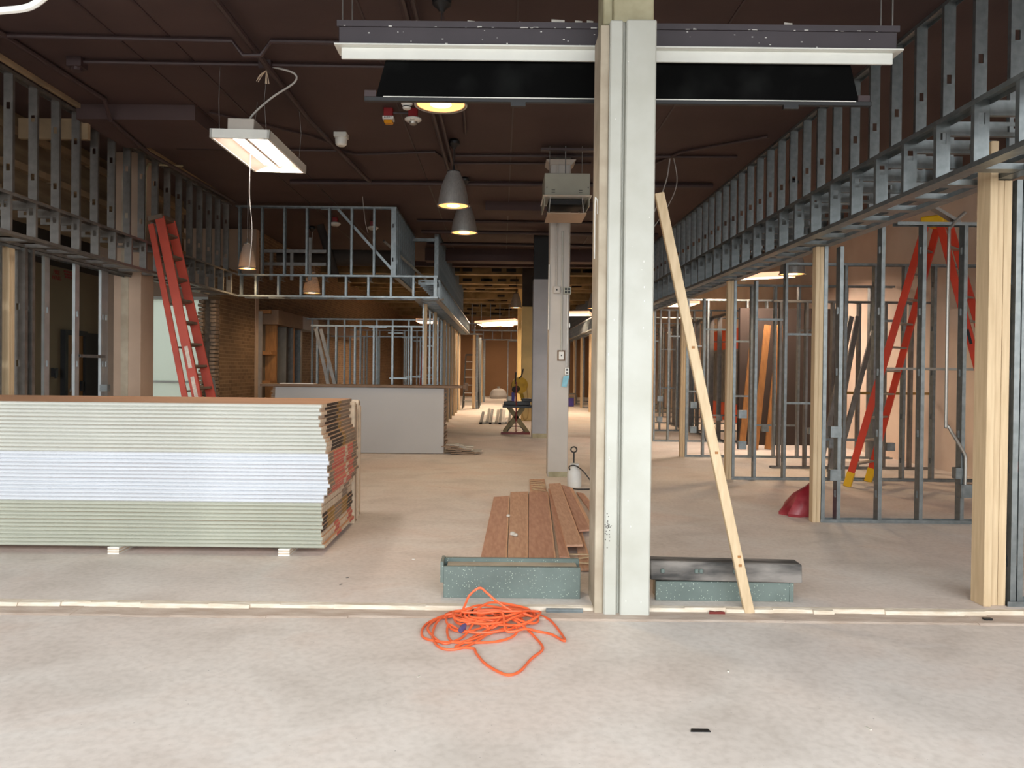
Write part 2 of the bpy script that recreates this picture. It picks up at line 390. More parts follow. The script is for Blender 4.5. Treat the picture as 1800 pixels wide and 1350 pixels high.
b = MB(); b.box(-5.6, XR, 21.5, YB, CZ+.1, CZ+.3); struct('unpainted_deck', b, 'deck', ce)
b = MB(); b.box(-5.6, XR, 21.4, 21.6, CZ-.12, CZ); struct('ceiling_edge_beam', b, 'ceil', ce)
y = 22.6
while y < YB-.5:      # tan joists and ledges across the raw deck
    b = MB(); h = random.uniform(.14, .34); b.box(-5.5, XR, y, y+random.uniform(.25, .5), CZ+.1-h, CZ+.1); struct('joist', b, 'deck', ce)
    for q in range(7):
        xx = random.uniform(-2.2, 2.6)
        b = MB(); b.box(xx, xx+.28, y-.03, y+.02, CZ+.1-h*.75, CZ+.1-h*.75+.09); struct('slot', b, 'dark', ce)
    y += random.uniform(1.5, 2.4)
# ceiling panel joints are shallow recess strips: thin ribs of paint
for x in (-3.5, -3.02, -1.2, .1, 1.9):
    b = MB(); b.box(x, x+.018, 5, 21, CZ-.008, CZ); struct('rib', b, 'conduit', ce)
b = MB(); b.box(-4.85, -3.5, 8.75, 9.9, CZ-.17, CZ); struct('dropped_bay', b, 'ceil', ce)
b = MB(); b.box(-.3, 1.9, 13.6, 14.1, CZ-.16, CZ); struct('ceiling_beam', b, 'ceil', ce)
b = MB(); b.box(-1.9, 3.4, 19.0, 19.5, CZ-.3, CZ); struct('ceiling_beam', b, 'ceil', ce)
# walls
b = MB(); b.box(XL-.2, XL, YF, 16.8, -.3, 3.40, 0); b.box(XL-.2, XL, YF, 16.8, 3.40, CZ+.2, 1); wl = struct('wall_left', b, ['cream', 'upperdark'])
b = MB(); b.box(XR, XR+.2, YF, 21.5, -.3, CZ+.3); b.box(XR, XR+.2, 26.2, YB, -.3, CZ+.3); b.box(XR, XR+.2, 21.5, 26.2, 2.75, CZ+.3); wr = struct('wall_right', b, 'plaster')
b = MB(); b.box(XR-.02, XR+.2, 21.5, 26.2, -.3, 2.75); struct('accent_panel', b, 'orangewall', wr)
b = MB(); b.box(XR-.06, XR-.02, 21.9, 24.6, .55, 2.1)
for k in range(9): b.box(XR-.09, XR-.06, 22+.29*k, 22.05+.29*k, .55, 2.1)
b.box(XR-.1, XR-.02, 21.85, 24.65, 2.06, 2.14); struct('wall_shutter', b, 'shelf', wr)
b = MB(); b.box(-5.6, XR+.2, YB, YB+.2, -.3, CZ+.4); wb = struct('wall_back', b, 'kraftwall')
for k in range(10):
    b = MB(); b.box(-5.2+k*1.22, -5.2+k*1.22+1.2, YB-.03, YB, 0, 2.75); struct('board_panel', b, 'kraftwall', wb)
b = MB(); b.box(-5.55, -5.32, 16.75, YB, -.3, CZ+.4); struct('wall_left_rear', b, 'brick')
b = MB(); b.box(-5.55, -5.32, 14.55, 16.75, 0, 3.4); struct('wall_left_brick', b, 'brick')
b = MB(); b.box(XL, -7.75, 16.6, 16.8, 0, CZ); b.box(-6.15, -5.3, 16.6, 16.8, 0, CZ); b.box(-7.75, -6.15, 16.6, 16.8, 2.98, CZ); b.box(-7.75, -6.15, 16.6, 16.8, 0, .25)
struct('wall_left_cross', b, 'plastercol')
b = MB(); b.box(4.85, XR, 15.6, 15.72, 0, 2.78); struct('wall_room_rear', b, 'darkboard')  # dark board added across the deep room to darken the view behind
# storefront opening behind the camera that lets the daylight in
b = MB(); b.box(XL-.2, XR+.2, YF-.2, YF, 4.36, CZ+.2); b.box(XL-.2, XR+.2, YF-.2, YF, -.3, .85)  # unseen low sill added to cut daylight on upright faces
for k in range(8): x = XL+k*(XR-XL)/7; b.box(x-.05, x+.05, YF-.15, YF-.03, .85, 4.36)
struct('wall_front', b, 'housing')
b = MB(); b.box(-40, 40, -45, YF-.2, -.35, -.15); struct('pavement', b, 'asphalt')
# hazy window behind the leaning ladder
wi = link('window_1', None, Mx.Translation((-6.95, 16.6, .25))); wi['kind'] = 'structure'
part('pane', MB().box(-7.7, -6.2, 16.68, 16.69, .3, 2.93), 'film', wi)
b = MB(); b.box(-7.75, -7.68, 16.6, 16.75, .25, 2.98); b.box(-6.22, -6.15, 16.6, 16.75, .25, 2.98); b.box(-7.68, -6.22, 16.6, 16.75, .25, .31); b.box(-7.68, -6.22, 16.6, 16.75, 2.92, 2.98); b.box(-7.68, -6.22, 16.63, 16.72, 1.12, 1.16)
part('window_frame', b, 'whitetrim', wi)
part('blind_box', MB().box(-7.15, -6.75, 16.4, 16.58, 2.78, 3.02), 'plastercol', wi)
# door in the cream wall
dr = link('door_1', None, Mx.Translation((XL, 15.15, 0))); dr['kind'] = 'structure'
part('door_leaf', MB().box(XL+.01, XL+.05, 15.27, 15.9, 0, 2.08), 'doorwood', dr)
b = MB(); b.box(XL, XL+.1, 15.17, 15.27, 0, 2.18); b.box(XL, XL+.1, 15.9, 15.98, 0, 2.18); b.box(XL, XL+.1, 15.27, 15.9, 2.08, 2.18); part('door_frame', b, 'dark', dr)
part('push_bar', MB().tube([(XL+.09, 15.36, .95), (XL+.12, 15.36, 1.05), (XL+.12, 15.36, 1.7)], .02), 'alu', dr)
part('door_handle', MB().box(XL+.05, XL+.1, 15.78, 15.86, .95, 1.15), 'dark', dr)
o = link('fire_wall_stencil', text_mesh('FIRE\nWALL', .12, 'red'), ori((XL+.003, 15.03, 3.235), Z, X), None)
tag(o, 'dark red FIRE WALL stencil high on the cream wall', 'stencil')
b = MB()
for r in range(3):
    for k in range(3): b.box(XL+.001, XL+.004, 15.28+.1*k+.02*r, 15.36+.1*k+.02*r, 3.33-.055*r, 3.365-.055*r)
solo('warning_stencil', b, 'red', 'blurred three line red stencil beside the FIRE WALL lettering', 'stencil', (XL, 15, 3.1))
solo('wall_phone', MB().box(XL, XL+.06, 14.85, 15.0, 1.25, 1.42).box(XL+.06, XL+.09, 14.87, 14.92, 1.22, 1.4), 'black', 'small black box on the cream wall beside the oak door', 'wall box', (XL, 14.92, 1.22))
b = MB(); b.box(XL, XL+.08, 16.0, 16.5, 0, 2.15); struct('alcove_darkness', b, 'dark', wl)  # flat near-black slab; the alcove's shade is put into its colour

# rough masonry seen through the upper left studs
b = MB(); b.box(-6.3, -5.75, 5.5, 13.9, 3.35, CZ)
mu = struct('wall_left_upper', b, 'oldwall')
for (z0, z1, xx) in ((3.35, 3.5, -5.68), (3.78, 3.86, -5.66), (4.2, 4.28, -5.7)):
    b = MB(); y = 5.5
    while y < 13.8:
        l = random.uniform(.6, 1.4); q = random.uniform(-.02, .03); b.box(-5.76, xx+q, y, min(y+l, 13.9), z0+q, z1+q); y += l
    struct('ledge', b, 'beamband', mu)
b = MB(); y = 5.5
for (y0, y1, z0) in ((5.5, 8.95, 4.405), (8.95, 12.3, 4.42), (12.3, 13.75, 4.425)): b.box(-4.84, -4.80, y0, y1, z0, CZ)
b.box(-5.6, -4.8, 8.9, 8.96, 4.1, CZ-.12); struct('plaster_lip', b, 'beamband', mu)

# ================================================================== COLUMNS
t = thing('column', 'off-white painted square column with a side groove, standing at the floor step', 'column', (.77, 4.95, -.03))
part('shaft', MB().box(.655, .735, 4.76, 5.1, -.03, 3.66).box(.735, .755, 4.785, 5.1, -.03, 3.66).box(.755, .94, 4.75, 5.1, -.03, 3.66), 'column', t, bevel=.008)
part('tan_side', MB().box(.6, .655, 4.79, 5.1, -.03, 3.64), 'colside', t, bevel=.004)  # side strip in a darker tan than the shaft
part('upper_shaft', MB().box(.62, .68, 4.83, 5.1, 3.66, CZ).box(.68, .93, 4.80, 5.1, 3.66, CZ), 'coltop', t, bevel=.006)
b = MB()
for k in range(26):
    a = random.random(); xx = random.uniform(.66, .925); zz = random.uniform(.05, 3.4); s = random.uniform(.002, .005)
    if .73 < xx < .762: continue
    y0 = 4.76 if xx < .735 else 4.75
    b.box(xx, xx+s, y0-.0012, y0, zz, zz+s*random.uniform(1, 3))
part('paint_chip', b, 'chip', t)['kind'] = 'stuff'
b = MB()
for k in range(30):
    xx = random.gauss(.672, .01); zz = random.gauss(.5, .04); b.box(max(.656, xx), max(.656, xx)+.006, 4.7585, 4.76, zz, zz+.006)
part('scuff_mark', b, 'weathered', t)['kind'] = 'stuff'
t = thing('column', 'grey-beige painted column carrying outlets, conduit and the projector lift box', 'column', (.81, 10.85, 0))
part('shaft', MB().box(.665, .95, 10.7, 11.0, 0, CZ), 'col2', t, bevel=.01)
for xx in (.73, .88): part('seam_batten', MB().box(xx, xx+.012, 10.69, 10.7, 2.6, CZ-.1), 'col2', t)
part('baseboard_remnant', MB().box(.68, .955, 10.68, 10.7, 0, .07), 'coltop', t)
part('capital_flare', MB().hexa([(.66, 10.68, CZ-.12), (.955, 10.68, CZ-.12), (.955, 11, CZ-.12), (.66, 11, CZ-.12), (.6, 10.62, CZ-.06), (1.01, 10.62, CZ-.06), (1.01, 11.05, CZ-.06), (.6, 11.05, CZ-.06)]), 'col2', t)
t = thing('column', 'blue-grey scuffed column standing behind the outlet column', 'column', (.87, 16.8, 0))
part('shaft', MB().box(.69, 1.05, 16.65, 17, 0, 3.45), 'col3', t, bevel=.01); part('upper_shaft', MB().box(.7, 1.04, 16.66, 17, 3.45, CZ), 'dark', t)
part('baseboard_remnant', MB().box(.7, 1.05, 16.62, 16.65, 0, .1), 'coltop', t)
t = thing('column', 'yellow-cream column beside the chop saw', 'column', (.8, 22.4, 0))
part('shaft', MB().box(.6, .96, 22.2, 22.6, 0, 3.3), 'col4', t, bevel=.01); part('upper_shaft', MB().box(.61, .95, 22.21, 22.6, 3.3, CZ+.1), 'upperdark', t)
t = thing('column', 'cream far column rising beside the brown board wall', 'column', (.8, 28.2, 0))
part('shaft', MB().box(.6, .96, 28, 28.4, 0, CZ+.1), 'col4', t, bevel=.01)
t = thing('column', 'beige drywall-wrapped column beside the partition behind the leaning ladder', 'column', (-5.2, 10.9, 0))
part('shaft', MB().box(-5.4, -5.02, 10.7, 11.1, 0, CZ), 'plastercol', t, bevel=.006)
part('bare_strip', MB().box(-5.29, -5.19, 10.692, 10.7, 0, CZ-.3), 'colside', t)
part('riser_conduit', MB().tube([(-4.99, 10.75, 2.9), (-4.99, 10.75, 4.2), (-4.99, 10.85, 4.33), (-4.7, 11.3, 4.42)], .018), 'coltop', t)

# ================================================================== FRAMING
# --- right: soffit, upper wall, dividers
t = thing('soffit_frame', 'long galvanised soffit frame above the open rooms with the tall A-frame ladder', 'soffit frame', (2.9, 3.8, 2.75))
soffit(t, (2.85, 3.75, 0), Y, X, 36.2, .38, up=.66)
t = thing('stud_wall', 'tall galvanised stud wall between the soffit frame over the ladder rooms and the ceiling', 'wall frame', (3.5, 4.5, 2.95))
wall_run(t, (3.55, 4.5, 0), Y, 35, 2.95, CZ, first=.02)
PY = [4.93, 7.65, 10.6, 13.3, 16.1, 18.9, 21.7, 24.4, 27.1, 30, 33, 36]
DL = ['steel stud divider with doubled pine post at the floor step', 'steel stud divider in front of the A-frame ladder, red bag at its pine post', 'steel stud divider directly behind the A-frame ladder', 'steel stud divider with pine post, second one behind the A-frame ladder']
for i, y in enumerate(PY):
    lab = DL[i] if i < 4 else 'steel stud divider with pine end post deep in the row of open rooms'
    t = thing('divider_frame', lab, 'wall frame', (3.2, y, 0), None if i < 4 else 'deep dividers of the open rooms')
    H = 2.745
    if i == 0:
        for k, xx in enumerate((3.15, 3.203, 3.256)):
            put('post', post_mesh(2.99 if k == 0 else H, .05, .14 if k == 0 else .095), t, (xx, y+.07-(0 if k else .0), 0))
        put('jamb_stud', stud_mesh(H, True), t, (3.305, y+.06, .003), X, Z)
        put('jamb_stud', stud_mesh(H, True), t, (3.385, y+.06, .003), -X, Z)
        put('track', track_mesh(3.55, d=.12), t, (3.28, y+.06, .001), Z, X)
        wall_run(t, (3.42, y+.06, 0), X, 3.3, .002, 3.0, first=.38, bot=False)
    else:
        put('post', post_mesh(H, .04, .09), t, (3.14, y+.03, 0)); put('post', post_mesh(H, .04, .09), t, (3.181, y+.03, 0))
        put('jamb_stud', stud_mesh(H, i < 4), t, (3.205, y+.03, .003), X, Z)
        L = 3.6
        put('track', track_mesh(L), t, (3.2, y+.03, .001), Z, X)
        put('track', track_mesh(L-.72), t, (3.2+.72, y+.03, 3.0), -Z, X)
        s = .16 if i == 1 else .3; k = 0
        while s < L-.05:
            hh = H if s < .5 else 2.99
            put('stud', stud_mesh(hh, i < 3), t, (3.2+s, y+.03, .003), X if k % 2 else X, Z); s += .41; k += 1
    if i in (2, 3, 4, 5):
        for (s, zz) in ((.3, 2.2), (.71, 2.0), (1.12, .55), (1.53, .55), (.71, 1.05), (1.94, 2.2)):
            put('blocking', stud_mesh(.37, False, d=.05, fl=.03), t, (3.22+s, y+.03, zz), Z, X)
    if i in (1, 2, 3, 4):
        for (s, zz) in ((.05, .42), (.05, .85), (1.3, .45), (2.1, .42)):
            part('electrical_box', MB().box(3.24+s, 3.35+s, y-.02, y+.05, zz, zz+.11).box(3.25+s, 3.34+s, y-.024, y-.02, zz+.01, zz+.1), 'steel', t)
    if i == 1:
        a = MB(); a.tube(crom([(4.62, y-.04, .4), (4.62, y-.04, .62), (4.60, y-.04, .72), (4.44, y-.04, .98), (4.42, y-.04, 1.1), (4.42, y-.04, 2.75), (4.45, y-.02, 2.95), (4.6, y, 3.1)], 4), .016, 8)
        part('bent_conduit', a, 'alu', t, 'bent bright conduit', smooth=True)
        part('conduit_box', MB().box(4.56, 4.69, y-.08, y+.02, .27, .4).box(4.57, 4.68, y-.085, y-.08, .28, .39), 'steel', t)
        part('brace', MB().bar((3.95, y+.03, 3.35), (4.55, y+.03, 3.0), Y, .09, .03), 'steel_old', t)
t = thing('blocking_frame', 'short wall of studs set between the second and third dividers near the plaster wall', 'wall frame', (5.0, 12, 0))
wall_run(t, (4.2, 11.9, 0), X, 2.5, .002, 2.6, first=.1, hole=False, m='steel_old')
t = thing('stud_wall', 'dull steel stud wall standing along the far side of the deep open rooms', 'wall frame', (4.7, 15.9, 0))
wall_run(t, (4.7, 15.9, 0), Y, 5.6, .002, 2.7, hole=False, m='steel_old', sp=.61)

# --- left
t = thing('soffit_frame', 'galvanised soffit frame on which the folded red ladder leans', 'soffit frame', (-4.8, 6, 2.75))
soffit(t, (-4.75, 6.0, 0), Y, -X, 7.85, .44, m='steel_old', up=.44, first=.21)
t = thing('stud_wall', 'stud wall in front of the scarred masonry, up to the ceiling', 'wall frame', (-4.9, 6, 3.16))
wall_run(t, (-4.91, 5.63, 0), Y, 8.2, 3.165, 4.4, m='steel_old', sp=.402)
t = thing('partition_frame', 'partition of bright steel studs and a pine post behind the drywall stack', 'wall frame', (-5.2, 7.4, 0))
put('track', track_mesh(3.3), t, (-5.2, 7.4, .001), Z, Y); put('track', track_mesh(3.3), t, (-5.2, 7.4, 2.745), -Z, Y)
put('stud', stud_mesh(2.74, True, 'steel'), t, (-5.2, 7.9, .003), Y, Z)
put('post', post_mesh(2.74, .09, .05), t, (-5.2, 8.12, 0)); put('post', post_mesh(2.74, .09, .04), t, (-5.2, 8.07, 0))
for y in (8.27, 8.4): put('jamb_stud', stud_mesh(2.74, True, 'steel_old', .15, .05), t, (-5.2, y, .003), Y, Z)
for y in (8.75, 9.37, 9.98, 10.06): put('stud', stud_mesh(2.74, True, 'steel_bright'), t, (-5.17, y, .003), -X, Z)
put('blocking', stud_mesh(.6, False, d=.05), t, (-5.17, 9.4, 1.62), -Z, Y)
part('electrical_box', MB().box(-5.17, -5.07, 9.9, 9.98, 1.15, 1.24), 'steel', t)

# --- cross soffit over the second drywall stack
t = thing('soffit_frame', 'galvanised soffit frame spanning above the second drywall stack', 'soffit frame', (-3, 13.9, 2.75))
soffit(t, (-4.75, 13.85, 0), X, Y, 3.6, .42, first=.3)
put('corner_stud', stud_mesh(.4, True), t, (-4.72, 13.9, 2.755), X, Z); put('corner_stud', stud_mesh(.4, True), t, (-1.19, 13.9, 2.755), -X, Z)
t = thing('stud_wall', 'upper stud wall with a diagonal brace above the second drywall stack', 'wall frame', (-3.4, 13.95, 3.16))
wall_run(t, (-4.82, 13.95, 0), X, 2.86, 3.165, 4.4, first=.05, bot=False)
part('brace', MB().bar((-3.0, 14.02, 4.38), (-1.97, 14.02, 3.25), Y, .05, .045), 'steel', t)
part('brace', MB().bar((-2.2, 14.3, 3.85), (-1.5, 15.2, 3.25), Y, .05, .045), 'steel', t)
part('brace', MB().bar((-3.0, 14.02, 4.38), (-3.3, 14.02, 4.38), Y, .05, .045), 'steel', t)
t = thing('stud_wall', 'upper stud wall running back from the diagonal brace to the ceiling', 'wall frame', (-1.96, 13.95, 3.16))
wall_run(t, (-1.96, 13.9, 0), Y, 3.2, 3.165, 4.4, sp=.3)
t = thing('stud_wall', 'upper stud wall running above the aisle soffit frame', 'wall frame', (-1.4, 17, 3.16))
wall_run(t, (-1.42, 16.7, 0), Y, 11, 3.165, CZ-.01, hole=False); put('track', track_mesh(.6), t, (-1.98, 16.7, 4.3), -Z, X)
wall_run(t, (-1.96, 16.6, 0), X, .5, 3.165, CZ-.2, hole=False, sp=.5, bot=False)
t = thing('soffit_frame', 'galvanised soffit frame running back along the aisle towards the brown boards', 'soffit frame', (-1.2, 14, 2.75))
soffit(t, (-1.15, 14.36, 0), Y, -X, 13.7, .42, first=.12)
t = thing('partition_frame', 'row of steel studs and pine posts beneath the aisle soffit frame', 'wall frame', (-1.55, 14, 0))
put('track', track_mesh(13.1), t, (-1.55, 14.85, .001), Z, Y); put('track', track_mesh(13.1), t, (-1.55, 14.85, 2.745), -Z, Y)
for k in range(12): put('stud', stud_mesh(2.74, False), t, (-1.55, 15.5+1.05*k, .003), X, Z)
for y in (14.95, 17.2, 19.9, 21.4, 22.8, 24.2, 25.6, 27.4):
    put('post', post_mesh(2.74, .06, .09), t, (-1.47, y, 0)); put('jamb_stud', stud_mesh(2.74, False), t, (-1.5, y+.1, .003), -X, Z)
for k, y in enumerate((16.6, 19.4, 22.2, 25)):
    t = thing('divider_frame', 'steel stud cross wall in the rooms behind the second drywall stack', 'wall frame', (-3.4, y, 0), 'cross walls behind the second drywall stack')
    wall_run(t, (-4.9 if k else -4.1, y, 0), X, 3.3 if k else 2.5, .002, 2.72 if k % 2 else 2.4, hole=False, first=.12)
    put('blocking', stud_mesh(.38, False, d=.05), t, (-2.4, y, 1.25), Z, X); put('blocking', stud_mesh(.38, False, d=.05), t, (-2.85, y, 2.35), Z, X)
    put('blocking', stud_mesh(.38, False, d=.05), t, (-1.95, y, 1.05), Z, X)
t = thing('wall_header', 'brown drywall header band with a pale section in the brick-walled room', 'wall header', (-5.1, 15.5, 2.25))
part('board', MB().box(-5.3, -4.9, 16.9, 19.0, 2.42, 2.74), 'brownbeam', t); part('pale_board', MB().box(-5.3, -4.9, 19.0, 20.6, 2.42, 2.74), 'greyface', t)
part('board', MB().box(-5.3, -4.9, 20.6, 27, 2.42, 2.74), 'brownbeam', t)
t = thing('window_buck', 'plywood window buck with a bright slit beside the brown brick', 'window frame', (-5.2, 16.9, 0))
part('buck_board', MB().box(-5.3, -5.05, 17.25, 17.35, 0, 2.7), 'wood2', t)
for z in (1.1, 1.75, 2.65): part('cross_board', MB().box(-5.3, -5.05, 16.82, 17.25, z, z+.08), 'wood2', t)
part('edge_stud', MB().box(-5.3, -5.22, 16.78, 16.83, 0, 2.7), 'alu', t); part('backing', MB().box(-5.31, -5.29, 16.83, 17.25, 0, 2.7), 'shelf', t)
for (y, h, lab) in ((17.9, 2.7, 0), (18.5, 2.7, 1), (19.2, 2.4, 2)):
    t = thing('jamb_post', ('dark jamb post by the plywood window buck', 'orange plywood jamb post further into the brick-walled room', 'grey steel jamb post before the far brick')[lab], 'post', (-5.1, y, 0))
    part('post_body', MB().box(-5.3, -5.0, y, y+.14, 0, h), ('upperdark', 'wood2', 'shelf')[lab], t); part('post_edge', MB().box(-5.3, -5.0, y-.03, y, 0, h), ('shelf', 'steel_old', 'steel')[lab], t)
# broken brick end: single bricks
t = thing('brick_pier', 'broken end of a two-wythe brick wall beside the leaning ladder', 'brick pier', (-5.43, 14.4, 0))
part('mortar_core', MB().box(-5.62, -5.34, 14.42, 14.545, 0, 2.74), 'mortar', t)
bm_ = MB().box(-.05, .05, -.1, .1, 0, .058).mesh('brickp', 'brick', bevel=.004)
for r in range(38):
    for xx in (-5.6, -5.37):
        link('brick', bm_, Mx.Translation((xx+random.uniform(-.012, .012), 14.41+random.uniform(-.03, .02), r*.072)) @ Mx.Rotation(random.uniform(-.05, .05), 4, 'Z'), t)
# far end framing under the far lights
t = thing('soffit_frame', 'far bright soffit frame in front of the brown board wall', 'soffit frame', (-.5, 34, 2.75))
soffit(t, (-1.3, 33.5, 0), X, Y, 2.2, .5, first=.1)
t = thing('stud_wall', 'far stud wall hanging above the bright soffit frame', 'wall frame', (-.4, 34, 3.16))
wall_run(t, (-1.3, 33.7, 0), X, 2.2, 3.165, 4.4, hole=False)
t = thing('soffit_frame', 'short soffit frame turning the aisle corner before the far lights', 'soffit frame', (-.9, 28.3, 2.75))
soffit(t, (-1.9, 28.2, 0), X, Y, 1.2, .5, first=.1)
t = thing('partition_frame', 'far pine posts and studs flanking the brown board wall', 'wall frame', (-.9, 30, 0))
for (x, y) in ((-1.0, 28.6), (-.95, 31), (-.85, 34), (.75, 34.2)): put('post', post_mesh(2.74, .1, .1), t, (x, y, 0)); put('stud', stud_mesh(2.74, False), t, (x+.12, y, 0), Y, Z)
wall_run(t, (.3, 34, 0), X, 1.4, .002, 2.74, hole=False)

# ================================================================== DRYWALL STACKS
NS = 38; TH = 1.145/NS; Z0 = .055
prof = [(0, 0.0), (.06, -.02), (.14, -.03), (.25, .02), (.33, .035), (.42, .05), (.5, .045), (.58, .055), (.66, .02), (.72, .0), (.80, .015), (.9, .0), (1, .02)]
def pint(u):
    for (a, p), (c, q) in zip(prof, prof[1:]):
        if a <= u <= c: return p+(q-p)*(u-a)/(c-a)
    return 0
BANDS = [('dwC', 'olive-white edged drywall sheet pair in the bottom bundle of the big stack', 'sheets of the bottom bundle'), ('dwB', 'bright white edged drywall sheet pair in the middle bundle of the big stack', 'sheets of the middle bundle'), ('dwA', 'greenish-white edged drywall sheet pair in the top bundle of the big stack', 'sheets of the top bundle')]
for i in range(NS):
    u = 1-(i+.5)/NS; bd = BANDS[0] if i < 12 else BANDS[1] if i < 25 else BANDS[2]
    z = Z0+i*TH; x1 = -1.41+pint(u)+random.uniform(-.012, .012); x0 = x1-3.66; y0 = 6.08+random.uniform(-.004, .004); y1 = y0+1.22
    b = MB(); e = .0078; q = [(y0, z+e), (y0+.012, z), (y1, z), (y1, z+TH), (y0+.012, z+TH), (y0, z+TH-e)]
    n = len(b.v); b.v += [(x0, *p) for p in q]+[(x1, *p) for p in q]
    b.f += [tuple(range(5, -1, -1)), tuple(range(6, 12))]+[(k, (k+1) % 6, 6+(k+1) % 6, 6+k) for k in range(6)]
    b.mi += [0, 2, 0, 1, 0, 1, 0, 0]
    o = solo('drywall_sheet', b, [bd[0], 'kraft', 'gypsum'], bd[1] if i < NS-1 else 'topmost drywall sheet of the big stack with bare kraft paper face', 'drywall', (x0, y0, z), bd[2] if i < NS-1 else None)
    seq = (['gypsum', 'tapedark', 'tapedark', 'mustard', 'tapegrey', 'tapegrey'] if u < .33 else ['tapegrey', 'tapered', 'tapered', 'gypsum', 'tapered', 'tapegrey'] if u < .66 else ['gypsum']*4+['tapegrey', 'gypsum'] if u < .76 else ['tapedark', 'mustard', 'tapegrey', 'tapegrey', 'mustard', 'tapedark'] if u < .9 else ['gypsum', 'gypsum', 'tapered', 'gypsum', 'gypsum', 'tapered'])
    cut = [0, .14, .36, .52, .62, .82, 1]; names = sorted(set(seq)); b = MB()
    for k in range(6):
        ya = y0+.02+(y1-y0-.02)*cut[k]+(0 if k == 0 else .02*math.sin(i*.8)); yb = y0+.02+(y1-y0-.02)*cut[k+1]+(0 if k == 5 else .02*math.sin(i*.8))
        b.box(x1, x1+.0025, ya, yb, z+.005, z+TH-.002, names.index(seq[k]))
    part('end_tape', b, names, o)
for (x, lab) in ((-3.05, 'white foam-like spacer block under the middle of the big drywall stack'), (-1.7, 'ribbed pale spacer block under the free end of the big drywall stack'), (-4.6, 'pale spacer block under the far end of the big drywall stack')):
    t = thing('spacer_block', lab, 'spacer', (x, 6.6, 0))
    for k in range(5): part('strip', MB().box(x-.045+.002*(k % 2), x+.045, 6.06, 7.25, k*.011, k*.011+.0105), 'gypsum' if k % 2 else 'white', t)
for k in range(7):
    y = 7.36+k*.085; h = 1.16+random.uniform(-.03, .02); xe = -1.4+random.uniform(-.03, .02)-.004*k
    b = MB(); b.hexa([(xe-2.4, y, 0), (xe, y, 0), (xe, y+.06, 0), (xe-2.4, y+.06, 0), (xe-2.4, y+.012, h), (xe-.01, y+.012, h), (xe-.01, y+.072, h), (xe-2.4, y+.072, h)])
    o = solo('drywall_offcut', b, ('gypsum', 'kraft2', 'plastercol', 'gypsum', 'kraft2', 'tapegrey', 'plastercol')[k], 'drywall board standing on edge behind the big stack', 'drywall', (xe-1.2, y, 0), 'boards on edge behind the big stack')
    part('torn_edge', MB().box(xe-.004, xe+.004, y+.012, y+.05, .02, h-.05), ('kraft2', 'gypsum')[k % 2], o)
# second stack
b = MB()
for k in range(34):
    e = random.uniform(-.04, .04); b.box(-4.0+e, -1.03+e, 13.5, 14.7, .04+k*.0325, .04+k*.0325+.029)
st = solo('drywall_stack', b, 'kraft2', 'second drywall stack hidden behind a grey leaning sheet', 'drywall stack', (-2.5, 14.1, .04))
b = MB(); [b.box(x, x+.1, 13.55, 14.6, 0, .04) for x in (-3.8, -2.5, -1.2)]; part('spacer', b, 'gypsum', st)
solo('drywall_sheet', MB().hexa([(-3.95, 13.36, .01), (-.98, 13.36, .01), (-.98, 13.376, .01), (-3.95, 13.376, .01), (-3.95, 13.47, 1.14), (-.99, 13.47, 1.14), (-.99, 13.486, 1.14), (-3.95, 13.486, 1.14)]), 'greyface', 'grey-faced drywall sheet leaning upright against the second stack', 'drywall', (-2.5, 13.4, 0))
t = thing('top_plank', 'long brown plank lying on top of the second drywall stack', 'plank', (-2.4, 13.7, 1.145))
part('plank_body', MB().box(-4.2, -.66, 13.40, 13.9, 1.148, 1.19), 'brownbeam', t, bevel=.003); part('end_bolt', MB().box(-.66, -.6, 13.55, 13.85, 1.13, 1.2).box(-.64, -.58, 13.66, 13.74, 1.1, 1.24), 'brownbeam', t)
solo('thin_sheet', MB().box(-3.9, -3.3, 13.55, 13.8, 1.191, 1.203), 'white', 'thin white board lying on the long brown plank', 'board', (-3.6, 13.65, 1.191))
solo('leaning_board', MB().bar((-4.6, 12.6, 0), (-4.83, 12.75, 1.28), Y, .02, .16), 'shelf', 'narrow grey board leaning in front of the brown brick wall', 'board', (-4.6, 12.6, 0))
for k in range(36):
    p, lv = k % 4, k//4; l = random.uniform(.3, .55)-.03*lv; cz = .002+.0155*lv
    o = link('drywall_scrap', MB().box(-l/2, l/2, -.055, .055, 0, .013).mesh('rubble' if k % 4 else 'kraft2', 'scrap'), Mx.Translation((-.62-.022*lv+random.uniform(-.12, .1), 13.36+.19*p, cz)) @ Mx.Rotation(random.uniform(-.3, .3), 4, 'Z'))
    tag(o, 'drywall offcut in the scrap heap beside the second stack', 'scrap', 'drywall scraps in the heap')

# ================================================================== PROJECTION SCREEN
t = thing('projection_screen', 'long dark projection screen housing with white trim, black screen partly lowered', 'projection screen', (.8, 5.3, 3.3))
part('housing', MB().box(-1.12, 2.66, 5.22, 5.35, 3.672, 3.84), 'housing', t, bevel=.006)
part('housing_lip', MB().box(-1.13, 2.67, 5.205, 5.22, 3.8, 3.84).box(-1.12, 2.66, 5.21, 5.22, 3.672, 3.69), 'housing', t)
part('trim_flange', MB().box(-1.14, 2.68, 5.17, 5.36, 3.662, 3.672), 'whitetrim', t, 'white flange')
part('trim_skirt', MB().box(-1.1, 2.63, 5.215, 5.235, 3.585, 3.662), 'whitetrim', t, 'white skirt', bevel=.003)
part('screen_fabric', MB().hexa([(-.875, 5.265, 3.34), (2.43, 5.265, 3.34), (2.43, 5.27, 3.34), (-.875, 5.27, 3.34), (-.79, 5.265, 3.66), (2.35, 5.265, 3.66), (2.35, 5.27, 3.66), (-.79, 5.27, 3.66)]), 'screen', t, 'dusty black fabric')
